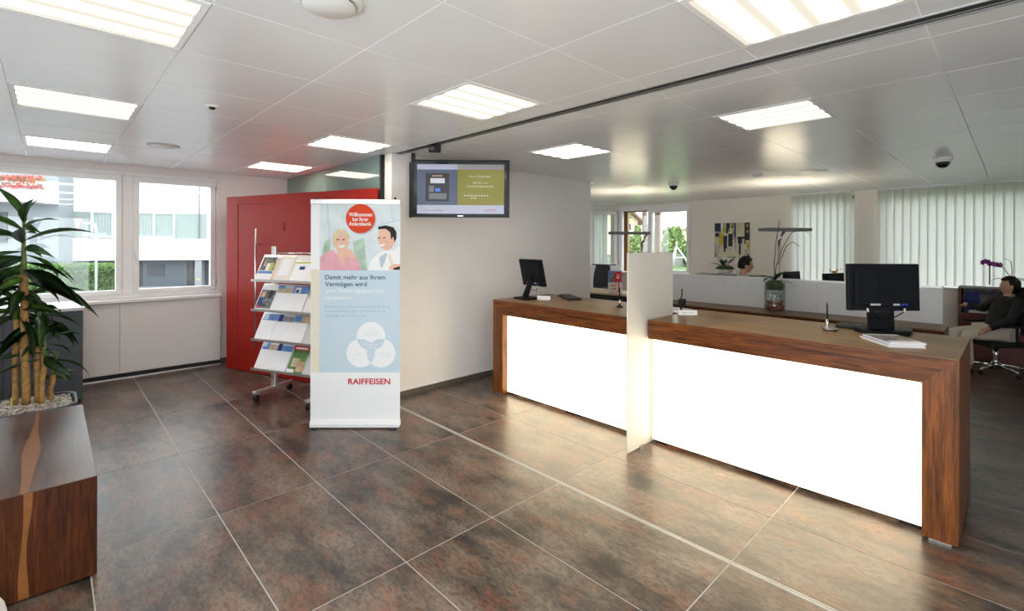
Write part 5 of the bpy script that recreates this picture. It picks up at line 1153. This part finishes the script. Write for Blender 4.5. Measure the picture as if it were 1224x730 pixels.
MB().box(X(233), X(241), .0, .5, 0, z3).build('pillar', 'facade_grey', A_); MB().box(X(235), X(239), -.02, 0, zz(335.5), zz(333.5)).build('house_number', 'bro_lime', A_)
MB().tube([(X(238), -.02, z3), (X(238), -.02, ztop)], .03, 6).build('downpipe', 'facade_grey', A_)
# projecting left wing with balcony and geraniums
wy = -1.2; XW = lambda px: X(px, wy); ZW = lambda py: zz(py, 40, wy)
MB().box(XW(-110), XW(70), wy, 6, 0, ztop).build('wing_wall', 'facade_grey', A_); zb0, zb1 = zz(241, 30, -2.4), zz(217, 30, -2.4)  # grey wing wall, the shade it stands in is put into its colour
MB().box(XW(-110), XW(70), -2.4, wy-.001, zb0, zb1).build('balcony', 'facade_white', A_)
MB().box(XW(-20), XW(9), wy-.06, wy-.001, ZW(290), ZW(254)).build('wing_window', 'dark_recess', A_); MB().box(XW(-110), XW(70), wy-.05, wy-.001, ZW(319), ZW(312)).build('plinth_band', 'shutter_grey', A_)
bl = Matrix.Translation(A_.location) @ Matrix.Rotation(fa, 4, 'Z')
for i, (x0, x1) in enumerate(((-45, 2), (5, 52))):
    w0 = bl @ Vector(((X(x0, -2.6)+X(x1, -2.6))/2, -2.56, zb1-.17))
    o = thing('flower_box', ('red geraniums in the balcony box further from the white facade', 'red geraniums in the balcony box nearest the white facade')[i], 'flower box', w0, fa, 'geranium boxes on the balcony'); hl = (X(x1, -2.6)-X(x0, -2.6))/2
    MB().box(-hl, hl, -.12, .12, -.02, .16).build('box', 'facade_white', o)
    leaves('foliage', 'hedge_leaf', o, lambda r: (r.uniform(-hl, hl), r.uniform(-.2, .15), r.uniform(.0, .35)), 500, .07, 3+i); leaves('flowers', 'geranium', o, lambda r: (r.uniform(-hl, hl), r.uniform(-.32, .15), r.uniform(-.15, .42)), 600, .06, 13+i)
# hedge
hd_ = 17.5; h0 = atD(70, 330, hd_)
o = thing('hedge', 'clipped green hedge along the street outside the left window', 'hedge', (h0.x, h0.y, -.6), fa); hl = 4.05; hh = 1.46
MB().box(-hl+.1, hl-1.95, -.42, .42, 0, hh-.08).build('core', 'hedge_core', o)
def hfn(r):
    u = r.random()
    if u < .62: return (r.uniform(-hl, hl-1.9), -.46+r.uniform(-.07, .07), r.uniform(0, hh))
    if u < .92: return (r.uniform(-hl, hl-1.9), r.uniform(-.46, .46), hh+r.uniform(-.09, .06))
    return (hl-1.9+r.uniform(-.07, .05), r.uniform(-.46, .46), r.uniform(0, hh))
leaves('foliage', 'hedge_leaf', o, hfn, 15000, .055, 5)
# road signs
sd = 15.5; s0 = atD(115, 300, sd)
o = thing('street_sign', 'pale blue street name sign on a curved pole behind the hedge', 'sign', (s0.x, s0.y, -.6), fa); kk = sd/F; sz = lambda y: HC+(CY-y)*kk+.6
MB().tube([(0, 0, 0), (0, 0, sz(275)), (-1.5*kk, 0, sz(270.5)), (-5*kk, 0, sz(268.5)), (-12*kk, 0, sz(268.5))], .035, 8).build('pole', 'alu', o)
MB().box(-12*kk, 10*kk, -.06, -.035, sz(283.5), sz(280)).build('name_plate', 'sign_blue', o)
MB().prism([(-21.5*kk, sz(263)), (-12.5*kk, sz(263)), (-17*kk, sz(279))], -.06, -.04, 'y').build('yield_triangle', 'sign_red', o); MB().prism([(-20.2*kk, sz(264)), (-13.8*kk, sz(264)), (-17*kk, sz(275.5))], -.07, -.06, 'y').build('yield_field', 'frame_white', o)
# far garden seen through the office window
def gp_(px, py, d): return atD(px, py, d)
# near gabled house
hd1 = 46.; c0 = gp_(748, 300, hd1); ha = fr+radians(8)
o = thing('garden_house', 'cream gabled house with brown roof beyond the far window', 'house', (c0.x, c0.y, -.05), ha); kk = hd1/F; hz = lambda y: HC+(CY-y)*kk+.05; hx_ = lambda px: (px-748)*kk
MB().prism([(hx_(715), 0), (hx_(763), 0), (hx_(763), hz(262)), (hx_(739), hz(243)), (hx_(715), hz(262))], 0, 9, 'y').build('wall', 'house_wall', o)
for s in (1, -1):
    a, b = (hx_(739), hz(240.5)), (hx_(739)+s*30*kk, hz(265)); MB().prism([a, b, (b[0], b[1]-.25), (a[0], a[1]-.25)], -.9, 9.5, 'y').build('roof', 'roof_tile', o)
wo = MB().box(hx_(749), hx_(755), -.06, .02, hz(276), hz(266)).build('window', 'frame_white', o); MB().box(hx_(750), hx_(754), -.08, -.06, hz(275), hz(267)).build('pane', 'dark_recess', wo)
hd2 = 62.; c0 = gp_(808, 300, hd2)
o = thing('garden_house', 'long low house with faded pink roof beyond the bushes', 'house', (c0.x, c0.y, -.05), fr); kk = hd2/F; hz = lambda y: HC+(CY-y)*kk+.05; hx_ = lambda px: (px-808)*kk
MB().box(hx_(780), hx_(840), 0, 7, 0, hz(272)).build('wall', 'house_wall', o); MB().prism([(-.6, hz(273.5)), (7.6, hz(273.5)), (3.5, hz(264)+.6)], hx_(778), hx_(842), 'x').build('roof', 'roof_far', o)
MB().box(hx_(792), hx_(796), -.06, 0, hz(281), hz(275)).build('window', 'dark_recess', o); MB().box(hx_(818), hx_(824), -.5, 0, hz(273), hz(271.5)).build('dormer_eave', 'roof_tile', o)
for px, hh_, clb in ((797.2, 260, 'shorter dark conifer rising behind the pink roof'), (803.8, 258.5, 'taller dark conifer rising behind the pink roof')):
    c0 = gp_(px, 300, 95); kk = 95/F
    o = thing('conifer_tree', clb, 'tree', (c0.x, c0.y, -.05), 0, 'conifers behind the pink roof')
    zt = HC+(CY-hh_)*kk+.05; MB().tube([(0, 0, 0), (0, 0, zt*.6)], .15, 6).build('trunk', 'bark', o); leaves('foliage', 'conifer', o, lambda r: (lambda h_, a, q: ((1-h_)*.42*q*cos(a), (1-h_)*.42*q*sin(a), .5+h_*(zt-.5)))(r.random(), r.random()*6.28, r.random()**.5), 2500, .16, int(px))
# tree trunk close to the window and its leaves
tq_ = gp_(772, 300, 16)
o = thing('garden_tree', 'tree with a bare grey trunk just outside the far window', 'tree', (tq_.x, tq_.y, -.05))
kk = 16/F
MB().tube([(0, 0, 0), RV*.02+Vector((0, 0, 1.2)), RV*(-1*kk)+Vector((0, 0, 2.2)), RV*(-2.5*kk)+Vector((0, 0, 3.2)), RV*(-4*kk)+Vector((0, 0, 4.6))], [.11, .085, .08, .08, .07], 10).build('trunk', 'bark', o)
for a, e in (((-1.2, .4), 4.2), ((.9, -.3), 4.4), ((-.5, .8), 3.6)): MB().tube([(0, 0, e-.8), (a[0]*.4, a[1]*.4, e), (a[0], a[1], e+.6)], [.04, .03, .012], 6).build('branch', 'bark', o)
leaves('foliage', 'hedge_leaf', o, lambda r: (lambda a, b, q: (1.6*q*cos(a)*cos(b)-.2, 1.6*q*sin(a)*cos(b), 5.0+1.1*q*sin(b)))(r.random()*6.28, r.uniform(-1.4, 1.4), r.random()**.4), 5000, .09, 21)
leaves('low_foliage', 'hedge_leaf', o, lambda r: tuple(RV*(r.gauss(-20, 2.2)*kk)+FW*r.gauss(0, .2)+Vector((0, 0, HC+.05+(CY-r.gauss(249, 3))*kk))), 160, .06, 22)
def bush(label, px, py0, py1, wpx, d, m, n, s, seed):
    c0 = gp_(px, 300, d); kk = d/F; z1_ = HC+(CY-py0)*kk+.05; rw_ = wpx*kk/2
    o = thing('garden_bush', label, 'bush', (c0.x, c0.y, -.05), 0, 'bushes beyond the far window')
    for q_ in range(4): MB().tube([(0, 0, 0), (.4*rw_*cos(q_*1.6), .4*rw_*sin(q_*1.6), z1_*.6)], [.05, .02], 6).build('stem', 'bark', o)
    leaves('foliage', m, o, lambda r: (lambda a, h_, q: (rw_*q*cos(a)*(1-.55*max(0, h_-.55)/.45)*(1+.15*sin(a*5+h_*9)), rw_*q*sin(a)*(1-.55*max(0, h_-.55)/.45), h_*z1_*(1+.08*sin(a*4))))(r.random()*6.28, r.random(), r.random()**.35), n, s, seed)
bush('pale green bush in front of the pink roofed house', 805, 273, 315, 30, 42, 'bush_leaf', 5000, .16, 31); bush('darker green bush beside the concrete wall', 824, 292, 315, 14, 37.2, 'hedge_leaf', 2500, .14, 32)
bush('light bush below the cream gabled house', 752, 284, 330, 28, 36, 'bush_leaf', 4500, .14, 33); bush('leafy shrub between the bare trunk and the gabled house', 762, 272, 330, 12, 38, 'bush_leaf', 2000, .13, 34); bush('low bush behind the middle of the far window', 783, 280, 330, 16, 38, 'bush_leaf', 2000, .13, 35)
c0 = gp_(812, 300, 38); kk = 38/F
o = thing('garden_wall', 'low grey concrete wall across the garden', 'wall', (c0.x, c0.y, -.05), fr); zt = HC+(CY-303.5)*kk+.05; MB().box(-6, 4, 0, .25, 0, zt-.06).build('wall', 'concrete', o); MB().box(-6.05, 4.05, -.04, .29, zt-.06, zt).build('coping', 'concrete', o)
c0 = gp_(810, 300, 35); kk = 35/F; zz_ = lambda y: HC+(CY-y)*kk+.05
o = thing('swing_frame', 'white tripod swing frame standing in the garden', 'swing frame', (c0.x, c0.y, -.05), fr); za = zz_(293.5)
MB().tube([(-6.5*kk, 0, 0), (-.0*kk-.35, 0, zz_(307)), (-1.5*kk, 0, za)], .045, 6).build('leg', 'frame_white', o); MB().tube([(9*kk+.3, 0, 0), (8.5*kk, 0, zz_(307)), (-1.5*kk, 0, za)], .045, 6).build('leg', 'frame_white', o); MB().tube([(-1.5*kk, .8, 0), (-1.5*kk, 0, za)], .045, 6).build('leg', 'frame_white', o); MB().tube([(-1.5*kk, 0, za-.05), (-1.5*kk, 0, zz_(288.5))], .03, 6).build('finial', 'frame_white', o)
MB().tube([(-6*kk, 0, zz_(307)), (8.5*kk, 0, zz_(307))], .035, 6).build('cross_bar', 'frame_white', o)
# matt printed inks
for _n, _m in MATS.items():
    if _n.startswith(('print_', 'logo_', 'bro_', 'mag_')): _m.node_tree.nodes['Principled BSDF'].inputs['Specular IOR Level'].default_value = .15
